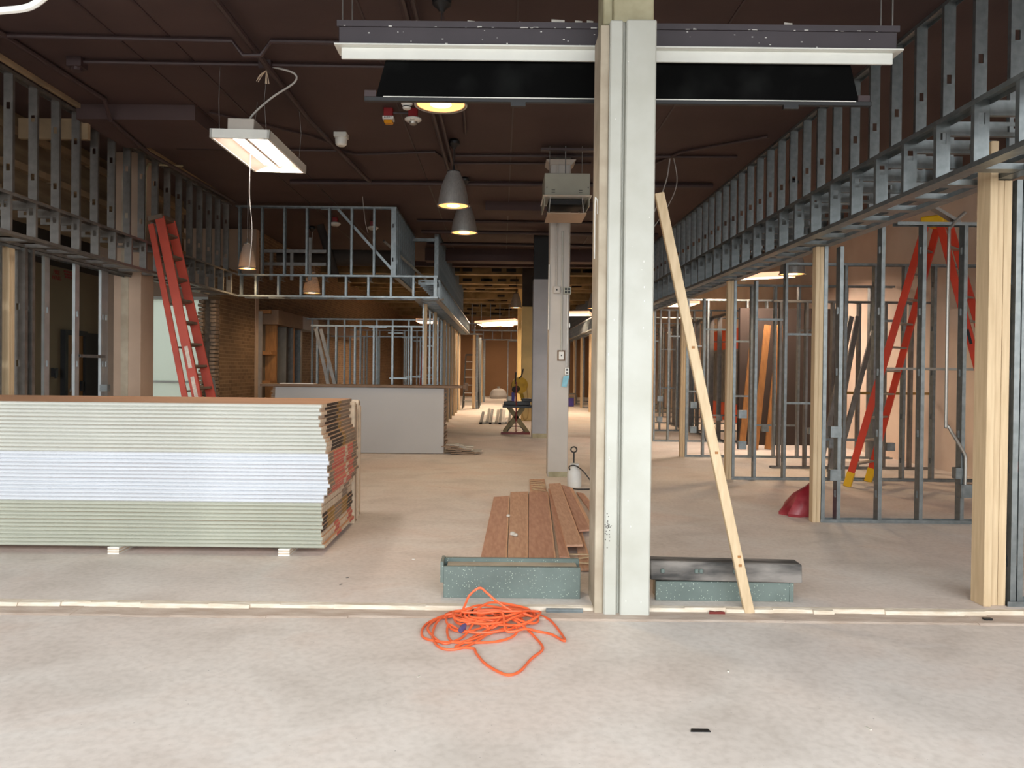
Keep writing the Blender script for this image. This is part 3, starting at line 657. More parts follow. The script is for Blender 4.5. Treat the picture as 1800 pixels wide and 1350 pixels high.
part('bottom_bar', MB().box(-.95, 2.51, 5.25, 5.285, 3.315, 3.345), 'black', t, bevel=.003); part('bar_line', MB().box(-.82, 2.4, 5.246, 5.25, 3.340, 3.346), 'white', t)
for x in (-.95, 2.42): part('end_clip', MB().box(x, x+.08, 5.26, 5.28, 3.345, 3.39), 'conduit', t)
for x in (-.3, 1.56): part('tab_clip', MB().box(x+.35, x+.45, 5.25, 5.28, 3.29, 3.318), 'black', t)
for x in (-1.1, -1.05, 2.6, 2.64):
    for y in ((5.25,) if x in (-1.1, 2.64) else (5.33,)): part('hanger_rod', MB().tube([(x, y, 3.84), (x, y, CZ)], .006), 'steel_old', t)
b = MB()
for k in range(60):
    x = random.uniform(-1.1, 2.6); s = random.uniform(.003, .012); top = random.random() < .6
    zz = 3.8+random.uniform(-.002, .002) if top else random.uniform(3.68, 3.79)
    yy = 5.204 if top else 5.219
    b.box(x, x+s*random.uniform(1, 5 if top else 1.5), yy, yy+.002, zz, zz+s*.6)
part('paint_chip', b, 'chip', t)['kind'] = 'stuff'
for (x, s) in ((-.6, .03), (-.25, .05), (-.05, .035), (.32, .09), (.48, .05), (.56, .045), (1.9, .06), (-.95, .025), (.1, .03)):
    o = solo('plaster_crumb', MB().prism([(x, 5.24), (x+s, 5.25), (x+s*.9, 5.24+s*.8), (x+.2*s, 5.24+s*.6)], 3.84, 3.84+s*random.uniform(.3, .7)), 'rubble', 'plaster crumb lying on top of the projection screen housing', 'crumb', (x, 5.25, 3.84), 'crumbs on the screen housing')

# ================================================================== LAMPS
def ceilz(y): return CZ+.1 if y > 21.6 else CZ
def pendant(px, y, zb, label, canopy=True, D=.40, glass=False, e=60, grp=None):
    t = thing('pendant_lamp', label, 'pendant lamp', (px, y, zb), grp); r = D/2
    pf = [(r, 0), (r*.985, .02), (r*.95, .09), (r*.86, .19), (r*.72, .29), (r*.56, .37), (r*.46, .41), (r*.42, .44)]
    pf2 = [(a-.006, z) for a, z in pf[::-1]]
    b = MB(); b.lathe(pf+pf2, 36, (px, y, zb), cap=False); part('shade', b, 'glass' if glass else 'brushed', t, smooth=True)
    part('rim', MB().lathe([(r-.004, -.006), (r+.012, -.006), (r+.012, .012), (r-.004, .012)], 36, (px, y, zb), cap=False), 'brushed', t, smooth=True)
    part('top_cap', MB().lathe([(r*.43, .43), (r*.43, .445), (.02, .45), (.012, .52), (.004, .53)], 24, (px, y, zb)), 'black' if not glass else 'alu', t, smooth=True)
    part('diffuser', MB().lathe([(r-.012, .004), (r-.012, .010)], 36, (px, y, zb)), 'lampglow', t); part('bulb_spot', MB().lathe([(r*.42, -.001), (r*.42, .004)], 28, (px, y, zb)), 'lampcore', t)
    part('cord', MB().tube([(px, y, zb+.52), (px, y, ceilz(y)-.05)], .005).tube([(px+.05, y+.01, zb+.45), (px+.008, y, CZ-.1)], .002), 'cord' if glass else 'darkcord', t)
    if canopy: part('canopy', MB().lathe([(.02, -.12), (.03, -.1), (.075, -.06), (.078, -.03), (.05, 0)], 24, (px, y, ceilz(y))), 'black', t, smooth=True)
    lamp('pendant_light', 'SPOT', (px, y, zb-.02), e, (1, .72, .42), t, .12, spot=R(150))
pendant(-.5, 6.15, 3.6, 'brushed aluminium pendant lamp half hidden behind the lowered black screen')
pendant(-.635, 9.97, 3.6, 'brushed aluminium bell pendant lamp hanging nearer the projection screen')
pendant(-.588, 11.93, 3.6, 'brushed aluminium bell pendant lamp just behind its nearer twin')
pendant(.456, 23.96, 3.4, 'dark bell pendant lamp hanging by the yellow-cream column', D=.36, e=60)
pendant(-4.45, 13.45, 3.2, 'clear ribbed pendant lamp hanging where the cross soffit meets the ladder-side soffit', D=.3, glass=True, canopy=False)
pendant(-4.0, 16.2, 3.05, 'clear pendant lamp glowing behind the cross soffit frame', D=.36, glass=True, e=60)
pendant(4.478, 11.85, 3.0, 'pendant lamp glowing inside the room behind the A-frame ladder', D=.38, e=120)
pendant(2.65, 22.0, 3.25, 'small pendant lamp beyond the outlet column on the open-room side', D=.36, e=60)
def troffer(c, w, l, tilt, yaw, label, e, col, body='troffer', tube='tube', box=True, ch=.3):
    t = thing('troffer_light', label, 'ceiling light', c); Mw = Mx.Translation(c) @ Mx.Rotation(yaw, 4, 'Z') @ Mx.Rotation(tilt[0], 4, 'X') @ Mx.Rotation(tilt[1], 4, 'Y')
    def pp(name, b, m, bevel=0): return link(name, b.mesh(m, name, bevel=bevel), Mw, t)
    b = MB(); fr = .025
    for (x0, x1, y0, y1) in ((-w/2, w/2, -l/2, -l/2+fr), (-w/2, w/2, l/2-fr, l/2), (-w/2, -w/2+fr, -l/2, l/2), (w/2-fr, w/2, -l/2, l/2)): b.box(x0, x1, y0, y1, 0, .088)
    pp('frame', b, 'whitetrim' if body == 'troffer' else body)
    b = MB(); q = w/2-fr; ly = l/2-fr
    for s in (-1, 1): b.hexa([(s*q, -ly, .004), (s*.15, -ly, .07), (s*.15, ly, .07), (s*q, ly, .004), (s*q, -ly, .02), (s*.15, -ly, .085), (s*.15, ly, .085), (s*q, ly, .02)])
    b.box(-.02, .02, -ly, ly, .05, .085); pp('reflector', b, body)
    for s in (-1, 1): b = MB(); b.box(min(s*.02, s*.15), max(s*.02, s*.15), -ly+.06, ly-.06, .06, .072); pp('lens', b, tube)
    pp('back_pan', MB().box(-w/2+.02, w/2-.02, -l/2+.02, l/2-.02, .085, .09), 'whitetrim')
    if box: pp('driver_box', MB().box(-.13, .13, -l/2+.02, -l/2+.3, .09, .2), 'col2', .004)
    for (x, y) in ((-w/2+.06, -l/2+.1), (w/2-.06, -l/2+.1), (-w/2+.06, l/2-.1), (w/2-.06, l/2-.1)):
        p = Mw @ V((x, y, .04)); part('hanger_wire', MB().tube([tuple(p), (p.x+random.uniform(-.05, .05), p.y, (p.z+CZ)/2), (p.x, p.y, ceilz(p.y))], .0025, 4), 'steel_old', t)
    g = lamp('troffer_glow', 'AREA', c, e, col, t, .26, sy=l-.2); g.matrix_basis = Mx.Translation(-V(c)) @ Mw @ Mx.Translation((0, 0, .058)); return t, Mw
t, Mw = troffer((-2.54, 8.1, 3.7), .59, 1.24, (R(-1), R(1.5)), R(-2), 'lit white troffer light hanging by wires from the maroon ceiling', 26, (1, .9, .8))
part('flex_cable', MB().tube(crom([(-2.6, 7.75, 3.88), (-2.5, 7.68, 4.0), (-2.28, 7.6, 4.15), (-2.05, 7.55, 4.28), (-2.05, 7.52, 4.36), (-2.25, 7.5, 4.41)], 6), .01), 'cord', t, smooth=True)
part('drop_wire', MB().tube(crom([(-2.62, 8.0, 3.7), (-2.63, 8.0, 3.3), (-2.60, 8.0, 2.9), (-2.63, 8, 2.5)], 5), .004), 'cord', t)
WC = (1, .78, .56)
troffer((-.1, 30.5, 3.27), .7, 1.8, (R(-2), R(10)), R(62), 'long glowing troffer light over the far aisle', 130, WC, 'reflwarm', 'tubewarm', box=False)
troffer((2.1, 25.8, 3.32), .6, 1.8, (0, R(3)), R(75), 'glowing troffer light beyond the outlet column', 130, WC, 'reflwarm', 'tubewarm', box=False)
troffer((4.95, 14.9, 3.3), .62, 1.3, (0, R(-3)), R(60), 'bright pinkish troffer light inside the open rooms', 110, (1, .82, .68), 'reflwarm', 'tubewarm', box=False)
troffer((5.0, 21.2, 3.3), .62, 1.24, (0, 0), 0, 'troffer light in the deep open rooms by the terracotta wall', 80, WC, 'reflwarm', 'tubewarm', box=False)
troffer((-2.45, 25.5, 3.0), .62, 1.24, (0, 0), 0, 'troffer light over the rooms behind the second drywall stack', 100, WC, 'reflwarm', 'tubewarm', box=False)
troffer((.3, 37.5, 3.6), .62, 1.24, (0, 0), 0, 'troffer light just before the brown board wall', 90, WC, 'reflwarm', 'tubewarm', box=False)

# ================================================================== PROJECTOR LIFT BOX
t = thing('projector_lift', 'beige metal projector lift box with its lowered plate on the outlet column', 'projector lift', (.83, 10.2, 3.4))
part('case', MB().box(.54, 1.125, 9.9, 10.5, 3.73, 4.02), 'paintedbox', t, bevel=.006)
part('flange', MB().hexa([(.55, 9.9, 3.72), (1.12, 9.9, 3.72), (1.12, 10.5, 3.72), (.55, 10.5, 3.72), (.52, 9.85, 3.73), (1.15, 9.85, 3.73), (1.15, 10.55, 3.73), (.52, 10.55, 3.73)]), 'whitetrim', t)
for x in (.535, 1.11): part('side_flap', MB().box(x, x+.012, 9.9, 10.5, 3.6, 3.72), 'paintedbox', t)
part('inner_tray', MB().box(.6, 1.06, 10.0, 10.45, 3.64, 3.7), 'dark', t)
part('lower_plate', MB().box(.58, 1.08, 9.88, 10.5, 3.495, 3.51), 'peachplate', t)
for x in (.6, 1.05):
    for y in (9.95, 10.45): part('lift_arm', MB().bar((x, y, 3.51), (x+(.02 if x < .8 else -.02), y, 3.73), Y, .012, .012), 'alu', t)
for x in (.57, 1.1): part('screw', MB().box(x-.006, x+.006, 9.896, 9.9, 3.83, 3.842), 'dark', t)
for x in (.63, .98):
    for z in (3.77, 3.8): part('vent_slot', MB().box(x, x+.045, 9.896, 9.9, z, z+.006), 'dark', t)
part('hanger_rod', MB().tube([(.83, 10.2, 4.02), (.83, 10.2, CZ)], .008).tube([(.62, 10.2, 4.02), (.62, 10.2, CZ)], .005).tube([(1.05, 10.2, 4.02), (1.05, 10.2, CZ)], .005), 'steel_old', t)
part('cross_bar', MB().box(.5, 1.3, 10.15, 10.25, CZ-.07, CZ-.04), 'conduit', t)
# column fittings
def fitting(name, label, cat, x, z, w, h, face, plate=None, holes=()):
    t = thing(name, label, cat, (x, 10.7, z))
    if plate: part('back_plate', MB().box(x-w/2-.02, x+w/2+.02, 10.69, 10.7, z-h/2-.02, z+h/2+.02), plate, t)
    part('cover', MB().box(x-w/2, x+w/2, 10.655, 10.695, z-h/2, z+h/2), face, t, bevel=.004)
    for (dx, dz, r) in holes: part('socket', MB().box(x+dx-r, x+dx+r, 10.652, 10.656, z+dz-r, z+dz+r), 'dark', t)
fitting('switch_box', 'grey switch box high on the outlet column', 'wall box', .765, 2.60, .09, .1, 'col2', None, ((0, 0, .01),))
fitting('outlet_box', 'four-socket steel outlet box high on the outlet column', 'outlet', .915, 2.59, .1, .1, 'paintedbox', None, ((-.022, .022, .015), (.022, .022, .015), (-.022, -.022, .015), (.022, -.022, .015)))
fitting('light_switch', 'white light switch plate on a brown backing', 'switch', .84, 1.69, .07, .11, 'white', 'brownbeam', ((0, 0, .008),))
fitting('duplex_outlet', 'white duplex outlet above the hanging blue mask', 'outlet', .92, 1.47, .06, .1, 'white', None, ((0, .022, .012), (0, -.022, .012)))
solo('conduit', MB().tube([(.84, 10.68, 1.76), (.84, 10.68, 3.42)], .012), 'column', 'white surface conduit up the outlet column from the switch plate', 'conduit', (.84, 10.68, 1.76))
solo('conduit', MB().tube([(.92, 10.68, 1.53), (.92, 10.68, 2.54)], .01).box(.935, .955, 10.66, 10.69, 2.08, 2.14), 'alu', 'thin metal conduit joining the duplex and four-socket outlets', 'conduit', (.92, 10.68, 1.53))
solo('conduit', MB().tube([(.765, 10.68, 2.66), (.765, 10.68, CZ-.1)], .008).tube([(.93, 10.68, 2.64), (.93, 10.68, CZ-.1)], .008), 'col2', 'pair of grey conduits rising to the ceiling on the outlet column', 'conduit', (.765, 10.68, 2.66))
t = thing('face_mask', 'pale blue face mask hanging from the duplex outlet', 'face mask', (.9, 10.66, 1.3))
part('mask_cloth', MB().hexa([(.845, 10.64, 1.26), (.915, 10.625, 1.25), (.915, 10.64, 1.25), (.845, 10.655, 1.26), (.87, 10.64, 1.40), (.955, 10.63, 1.42), (.955, 10.65, 1.42), (.87, 10.66, 1.40)]), 'blue', t, bevel=.004)
part('ear_loop', MB().tube(crom([(.95, 10.64, 1.41), (.925, 10.64, 1.45), (.88, 10.645, 1.4)], 5), .002), 'white', t)
solo('white_strip', MB().box(.652, .664, 10.68, 10.72, 2.05, 2.95), 'white', 'white plastic strip on the edge of the outlet column', 'strip', (.66, 10.7, 2.05))
solo('wire_hook', MB().tube(crom([(.585, 4.86, 2.2), (.585, 4.86, 2.55), (.592, 4.86, 2.58), (.6, 4.85, 2.55), (.6, 4.85, 2.48)], 5), .004), 'white', 'white wire hook on the groove side of the off-white column', 'hook', (.585, 4.86, 2.2))

# ================================================================== FIRE DEVICES, CONDUITS
def base_box(t, x, y, s=.052): part('red_base', MB().box(x-s, x+s, y-s*.8, y+s*.8, CZ-.1, CZ), 'red', t, bevel=.005)
t = thing('alarm_strobe', 'red ceiling alarm strobe with amber lens lettered ALERT', 'alarm', (-1.31, 8.8, CZ-.25)); base_box(t, -1.31, 8.8)
part('label_band', MB().box(-1.372, -1.248, 8.74, 8.86, CZ-.135, CZ-.1), 'white', t, bevel=.003); part('amber_lens', MB().box(-1.36, -1.26, 8.75, 8.85, CZ-.175, CZ-.135), 'amber', t, bevel=.012)
link('lettering', text_mesh('ALERT', .032, 'tapedark'), ori((-1.31, 8.738, CZ-.118), Z, -Y), t)
t = thing('alarm_strobe', 'round white ceiling strobe on a red base lettered FIRE', 'alarm', (-1.03, 8.8, CZ-.2)); base_box(t, -1.03, 8.8)
part('dish', MB().lathe([(.055, -.05), (.075, -.045), (.095, -.03), (.095, -.015), (.06, 0)], 28, (-1.03, 8.8, CZ-.1)), 'white', t, smooth=True)
part('strobe_lens', MB().lathe([(.03, -.085), (.045, -.075), (.05, -.05)], 20, (-1.03, 8.8, CZ-.1)), 'alu', t, smooth=True)
link('lettering', text_mesh('FIRE', .028, 'tapedark'), ori((-1.03, 8.722, CZ-.142), Z, -Y), t)
solo('conduit', MB().tube([(-1.26, 8.8, CZ-.05), (-1.08, 8.8, CZ-.05)], .013), 'conduit', 'short conduit joining the ALERT and FIRE strobes', 'conduit', (-1.26, 8.8, CZ-.05))
t = thing('smoke_detector', 'white smoke detector just below the lowered black screen', 'smoke detector', (-1.04, 8.3, CZ-.2)); base_box(t, -1.04, 8.3)
part('head', MB().lathe([(.035, -.075), (.045, -.065), (.05, -.03), (.062, -.02), (.062, 0)], 24, (-1.04, 8.3, CZ-.1)), 'white', t, smooth=True); part('vent_ring', MB().lathe([(.047, -.055), (.05, -.045)], 24, (-1.04, 8.3, CZ-.1)), 'dark', t)
t = thing('smoke_detector', 'square-based beige detector on the conduit beside the hanging troffer', 'smoke detector', (-2.05, 9.75, CZ-.15))
part('base', MB().box(-2.13, -1.97, 9.67, 9.83, CZ-.06, CZ), 'whitetrim', t, bevel=.005); part('head', MB().lathe([(.05, -.1), (.07, -.08), (.075, -.03), (.075, 0)], 20, (-2.05, 9.75, CZ-.06)), 'white', t, smooth=True)
for (x, y) in ((-2.62, 15.6), (-3.3, 15.2)):
    t = thing('alarm_strobe', 'dim red and white alarm strobe seen behind the upper cross stud wall', 'alarm', (x, y, CZ-.25), 'alarms behind the upper cross stud wall'); base_box(t, x, y)
    part('dish', MB().lathe([(.07, -.07), (.11, -.04), (.11, -.02), (.07, 0)], 20, (x, y, CZ-.1)), 'white', t, smooth=True)
def conduit(pts, r, label, m='conduit', k=1): 
    P = crom(pts, 4) if k > 1 else pts
    solo('conduit', MB().tube(P, r, 8), m, label, 'conduit', pts[0], smooth=True)
zc = CZ-.03
conduit([(-4.75, 6.88, zc), (-2.45, 6.95, zc), (-2.36, 6.98, zc-.115), (-2.2, 6.98, zc-.115), (-2.1, 6.95, zc), (-1.1, 6.97, zc), (3.2, 7, zc)], .022, 'ceiling conduit crossing nearest the projection screen, humped over another pipe')
conduit([(-4.1, 7.46, zc), (-1.5, 7.5, zc), (3.2, 7.55, zc)], .022, 'ceiling conduit ending at a box, running above the hanging troffer')
conduit([(-2.27, 5, zc-.056), (-2.26, 9, zc-.056), (-2.1, 11.4, zc-.056), (-2.05, 11.9, zc-.056)], .03, 'long dark ceiling pipe running to the rear past the hanging troffer')
conduit([(-4.5, 5.5, zc), (-4.4, 8.5, zc), (-4.43, 8.68, zc-.17), (-4.5, 9.2, zc-.172), (-4.6, 10, zc-.172), (-4.7, 13.5, zc-.05)], .025, 'long ceiling pipe bending down under the dropped ceiling bay')
conduit([(-4.4, 10.4, zc), (-2.2, 10.42, zc), (-2.0, 10.6, zc), (-.92, 10.43, zc), (-.72, 11, zc), (1.25, 10.93, zc)], .02, 'kinked ceiling conduit passing the beige detector')
conduit([(-.66, 10.6, zc), (3.2, 10.52, zc)], .022, 'ceiling conduit ending over the column capital')
conduit([(-3.35, 12.15, zc-.02), (3.3, 12.1, zc-.02)], .04, 'thick ceiling pipe behind the bell pendants')
conduit([(-.8, 5.6, zc-.056), (-.79, 11.3, zc-.056)], .03, 'dark ceiling pipe running to the rear beside the bell pendants')
conduit([(-.72, 5.6, zc-.056), (-.71, 11.3, zc-.056)], .022, 'thin ceiling pipe paired beside the bell pendants')
conduit([(-.44, 8.2, zc), (-.47, 9.6, zc)], .018, 'short ceiling conduit feeding the nearer bell pendant')
conduit([(2.1, 11, zc), (2.4, 10.3, zc), (3.3, 9.6, zc)], .02, 'ceiling conduit slanting to the open-room stud wall')
conduit([(-1.2, 5.6, zc), (-1.35, 5.0, zc), (-1.4, 4.2, zc)], .016, 'short conduit above one end of the screen housing')
conduit([(-3.4, 8.9, zc), (-2.45, 9.75, zc), (-2.27, 10.05, zc)], .016, 'slanting ceiling conduit behind the hanging troffer')
for k, y in enumerate((15.3, 16.2, 17.4, 18.1, 20.2)): conduit([(-1.7, y, zc-.06*(k % 3)), (3.3, y+.1, zc-.06*(k % 3))], .03+.01*(k % 2), 'dark pipe crossing the ceiling behind the outlet column')
for o in [q for q in bpy.data.objects if q.get('label') == 'dark pipe crossing the ceiling behind the outlet column']: o['group'] = 'dark pipes behind the outlet column'
t = thing('junction_box', 'open ceiling junction box with loose wires above the hanging troffer', 'junction box', (-2.3, 7.5, zc-.05)); part('box', MB().box(-2.37, -2.25, 7.44, 7.56, zc-.05, zc+.03), 'conduit', t)
b = MB()
for k in range(6): a = random.uniform(0, 6.28); b.tube(crom([(-2.31, 7.5, zc-.05), (-2.31+.06*math.cos(a), 7.5+.05*math.sin(a), zc-.1), (-2.31+.1*math.cos(a), 7.5+.08*math.sin(a), zc-.15)], 4), .004, 5)
part('loose_wire', b, 'gypsum', t)
solo('junction_box', MB().box(-4.2, -4.06, 7.4, 7.52, zc-.06, zc+.03).lathe([(.05, -.09), (.05, -.06)], 12, (-4.13, 7.46, zc)), 'conduit', 'maroon round-knob junction box at the end of the upper conduit', 'junction box', (-4.13, 7.46, zc-.06))
conduit([(-2.05, 3, 2.86), (-1.96, 3, 2.87), (-1.87, 3, 2.88), (-1.82, 3, 2.90), (-1.76, 3, 2.95), (-1.70, 3, 3.0), (-1.64, 3.1, 3.1), (-1.62, 3.2, CZ)], .014, 'white bent conduit dropping from the ceiling well in front of the stud wall', 'white', 4)
solo('hanging_cable', MB().tube(crom([(2.3, 10.6, zc), (2.25, 10.6, 4.1), (2.1, 10.6, 3.7), (1.95, 10.7, 3.45)], 6), .008).tube(crom([(2.35, 10.6, zc), (2.4, 10.6, 4.1), (2.3, 10.6, 3.8), (2.05, 10.7, 3.4)], 6), .006), 'cord', 'looped pale cables drooping from the ceiling behind the off-white column', 'cable', (2.3, 10.6, 3.4), smooth=True)
solo('hanging_cable', MB().tube(crom([(-2.4, 13.2, zc), (-2.35, 13.2, 4.0), (-2.3, 13.2, 3.8)], 5), .004), 'cord', 'thin wire hanging in front of the upper cross stud wall', 'cable', (-2.4, 13.2, 3.8))
solo('duct_run', MB().tube([(-4.5, 15.5, 3.7), (-2.2, 15.5, 3.7)], .16, 16).tube([(-3.6, 15.2, 4.3), (-3.3, 15.3, 3.3)], .08, 10), 'upperdark', 'dark duct and pipes behind the upper cross stud wall', 'duct', (-3.3, 15.5, 3.5), smooth=True)
t = thing('steel_rack', 'dim steel rack of framing behind the upper cross stud wall', 'rack', (-4, 15, 3.2))
for x in (-4.5, -4.1, -3.75): part('upright', MB().box(x, x+.06, 14.9, 14.95, 3.17, 4.0 if x > -4 else 3.75), 'steel_old', t)
for z in (3.45, 3.7): part('rail', MB().box(-4.6, -3.4, 14.88, 14.93, z, z+.06), 'steel_old', t)

# ================================================================== LADDERS
def folded_ladder():
    t = thing('step_ladder', 'faded red folded step ladder leaning against the soffit frame', 'ladder', (-3.83, 10.55, 0))
    B = V((-3.83, 10.55, .0)); T = V((-4.62, 10.55, 3.5)); w_ = (T-B).normalized(); u = V((.02, 1, 0)).normalized(); n = w_.cross(u).normalized()
    if n.x > 0: n = -n
    L = (T-B).length
    def rail(s, off, m, wd, th, top=1.0):
        a = B+u*s*.27+n*off; c = B+w_*L*top+u*s*.17+n*off*.8; return MB().bar(a, c, u, th, wd), a, c
    for s, nm in ((-1, 'rail'), (1, 'rail')):
        b, a, c = rail(s, 0, 0, .125, .03); o = part(nm, b, 'redladder2', t, bevel=.004)
        q = (c-a).normalized()
        for h in (1.08, 1.5) if s < 0 else (): part('sticker', MB().bar(a+q*h, a+q*(h+.3), u, .033, .05), 'sticker', o)
        part('foot', MB().bar(a-w_*.01, a+w_*.08, u, .05, .1), 'black', o)
    for s in (-1, 1):
        b, a, c = rail(s, .17, 0, .08, .028, .98); part('rear_rail', b, 'redladder2', t, bevel=.004)
    k = .3
    while k < L-.1:
        f = k/L; hw = .27-.1*f; c = B+w_*k
        part('step', MB().bar(c-u*hw, c+u*hw, n, .1, .03), 'step', t); 
        if int(k/.305) % 2: part('rear_brace', MB().bar(c-u*hw+n*.17, c+u*hw+n*.17, n, .03, .02), 'alu', t)
        k += .305
    part('top_cap', MB().bar(T-u*.2+n*.05, T+u*.2+n*.05, n, .2, .06), 'step', t, bevel=.004)
folded_ladder()
def aframe():
    C = V((5.45, 9.62, 0)); r = V((.73, .68, 0)).normalized(); d = V((.69, -.72, 0)).normalized(); H = 3.42
    t = thing('step_ladder', 'tall bright red A-frame step ladder with yellow cap and feet', 'ladder', tuple(C))
    for sd, wb, wt, nm in ((-1, .34, .2, 'front_rail'), (1, .32, .19, 'rear_rail')):
        for s in (-1, 1):
            a = C+d*sd*.93+r*s*wb; c = C+d*sd*.07+r*s*wt+Z*(H-.05)
            o = part(nm, MB().bar(a+(c-a).normalized()*.02, c, r, .032, .085), 'redladder', t, bevel=.004)
            q = (c-a).normalized(); part('foot', MB().bar(a, a+q*.2, r, .042, .095), 'yellow', o, bevel=.005)
            if sd > 0 and s < 0:
                part('sticker', MB().bar(a+q*1.5, a+q*1.62, r, .035, .07), 'sticker', o); part('badge', MB().bar(a+q*1.9, a+q*2.1, r, .035, .05), 'black', o, bevel=.01)
        k = .3
        while k < H-.2:
            f = k/H; m = C+d*sd*(.93-.86*f)+Z*k; hw = wb+(wt-wb)*f
            part('step' if sd < 0 else 'rear_step', MB().bar(m-r*hw, m+r*hw, d, .085 if sd < 0 else .06, .022), 'alu', t); k += .305
    part('top_cap', MB().bar(C-r*.23+Z*(H-.03), C+r*.23+Z*(H-.03), d, .27, .1), 'yellow', t, bevel=.015)
    for s in (-1, 1): part('spreader', MB().bar(C-d*.5+r*s*.26+Z*1.55, C+d*.5+r*s*.26+Z*1.55, r, .006, .03), 'alu', t)
aframe()
t = thing('step_ladder', 'small red step ladder standing among the far aisle studs', 'ladder', (-2.0, 21.3, 0))
for s in (-1, 1):
    for q in (-1, 1): part('rail', MB().bar((-2.0+s*.24, 21.3+q*.5, 0), (-2.0+s*.15, 21.3+q*.06, 2.1), X, .03, .07), 'redladder', t)
for k in range(1, 7): part('step', MB().box(-2.22+.01*k, -1.78-.01*k, 20.8+.065*k, 20.87+.065*k, .3*k-.01, .3*k+.01), 'alu', t)
part('top_cap', MB().box(-2.18, -1.82, 21.2, 21.4, 2.08, 2.13), 'alu', t)
t = thing('step_ladder', 'dark narrow step ladder near the brown board wall', 'ladder', (-1.1, 29, 0))
for s in (-1, 1):
    for q in (-1, 1): part('rail', MB().bar((-1.1+s*.3, 29+q*.5, 0), (-1.1+s*.22, 29+q*.06, 2.0), X, .04, .07), 'black', t)
for k in range(1, 7): part('step', MB().box(-1.38+.01*k, -.82-.01*k, 28.5+.065*k, 28.57+.065*k, .29*k-.015, .29*k+.015), 'alu', t)
part('top_cap', MB().box(-1.33, -.87, 28.9, 29.1, 1.98, 2.03), 'black', t)

# ================================================================== CHOP SAW
t = thing('chop_saw', 'yellow-guarded chop saw on its black base', 'saw', (.38, 17.75, .66))
part('base_plate', MB().box(.08, .68, 17.5, 18.0, .67, .75).box(.5, .72, 17.48, 17.9, .75, .82), 'black', t, bevel=.008)
b = MB(); b.lathe([(.02, -.04), (.19, -.04), (.19, .04), (.02, .04)], 30); b = b.mesh('sawyellow', 'guard', smooth=True); link('blade_guard', b, ori((.44, 17.7, 1.12), V((.3, 0, 1)), V((.25, -1, 0))), t)
part('motor', MB().tube([(.33, 17.52, 1.02), (.4, 17.75, 1.05)], .075, 14), 'black', t, smooth=True)
part('pivot_arm', MB().bar((.52, 17.8, .8), (.46, 17.75, 1.0), Y, .07, .08), 'sawyellow', t)
part('handle', MB().tube(crom([(.42, 17.65, 1.28), (.48, 17.65, 1.34), (.52, 17.65, 1.5)], 4), .016).tube([(.34, 17.6, 1.15), (.345, 17.55, 1.42)], .018), 'black', t)
part('power_cord', MB().tube(crom([(.6, 17.7, 1.1), (.64, 17.7, .7), (.63, 17.6, .4), (.55, 17.6, .33), (.5, 17.6, .5)], 6), .007), 'mustard', t)
t = thing('saw_stand', 'cross-legged timber saw stand with a maroon bar', 'stand', (.38, 17.75, 0))
part('table', MB().box(.05, .72, 17.45, 18.05, .61, .665), 'black', t)
for y in (17.6, 17.9):
    for (a, c) in ((.1, .53), (.63, .2)): part('leg', MB().bar((a, y, .03), (c, y, .61), Y, .04, .1), 'olive', t)
part('foot_bar', MB().box(.02, .68, 17.52, 17.98, 0, .05), 'maroon', t); part('centre_bar', MB().tube([(.36, 17.5, .3), (.36, 17.5, 1.2)], .016).tube([(.36, 17.5, .05), (.36, 17.5, .3)], .01), 'maroon', t)
part('stretcher', MB().tube(crom([(.16, 17.58, .06), (.26, 17.58, .17), (.46, 17.58, .17), (.56, 17.58, .06)], 4), .01), 'black', t)
solo('white_rag', MB().lathe([(.03, -.06), (.06, -.03), (.055, .03), (.02, .06)], 10, (.2, 17.7, .812)), 'rubble', 'crumpled white rag on the saw table', 'rag', (.2, 17.7, .75), smooth=True)
solo('bottle', MB().box(.26, .33, 17.8, 17.9, .75, .95).box(.28, .31, 17.83, 17.87, .95, 1.0), 'bluebox', 'blue bottle standing behind the chop saw', 'bottle', (.3, 17.85, .75))
for k in range(12):
    a = 0; x = -.5+.085*k
    solo('stud_offcut', MB().bar((x-.02, 20.6+.15*(k % 3), .03), (x+.02, 21.7+.1*(k % 4), .06+.3*random.random()), Z, .05, .07), 'white' if k % 3 else 'black', 'metal stud offcut in the heap behind the saw stand', 'offcut', (x, 19.9, 0), 'offcuts behind the saw stand')

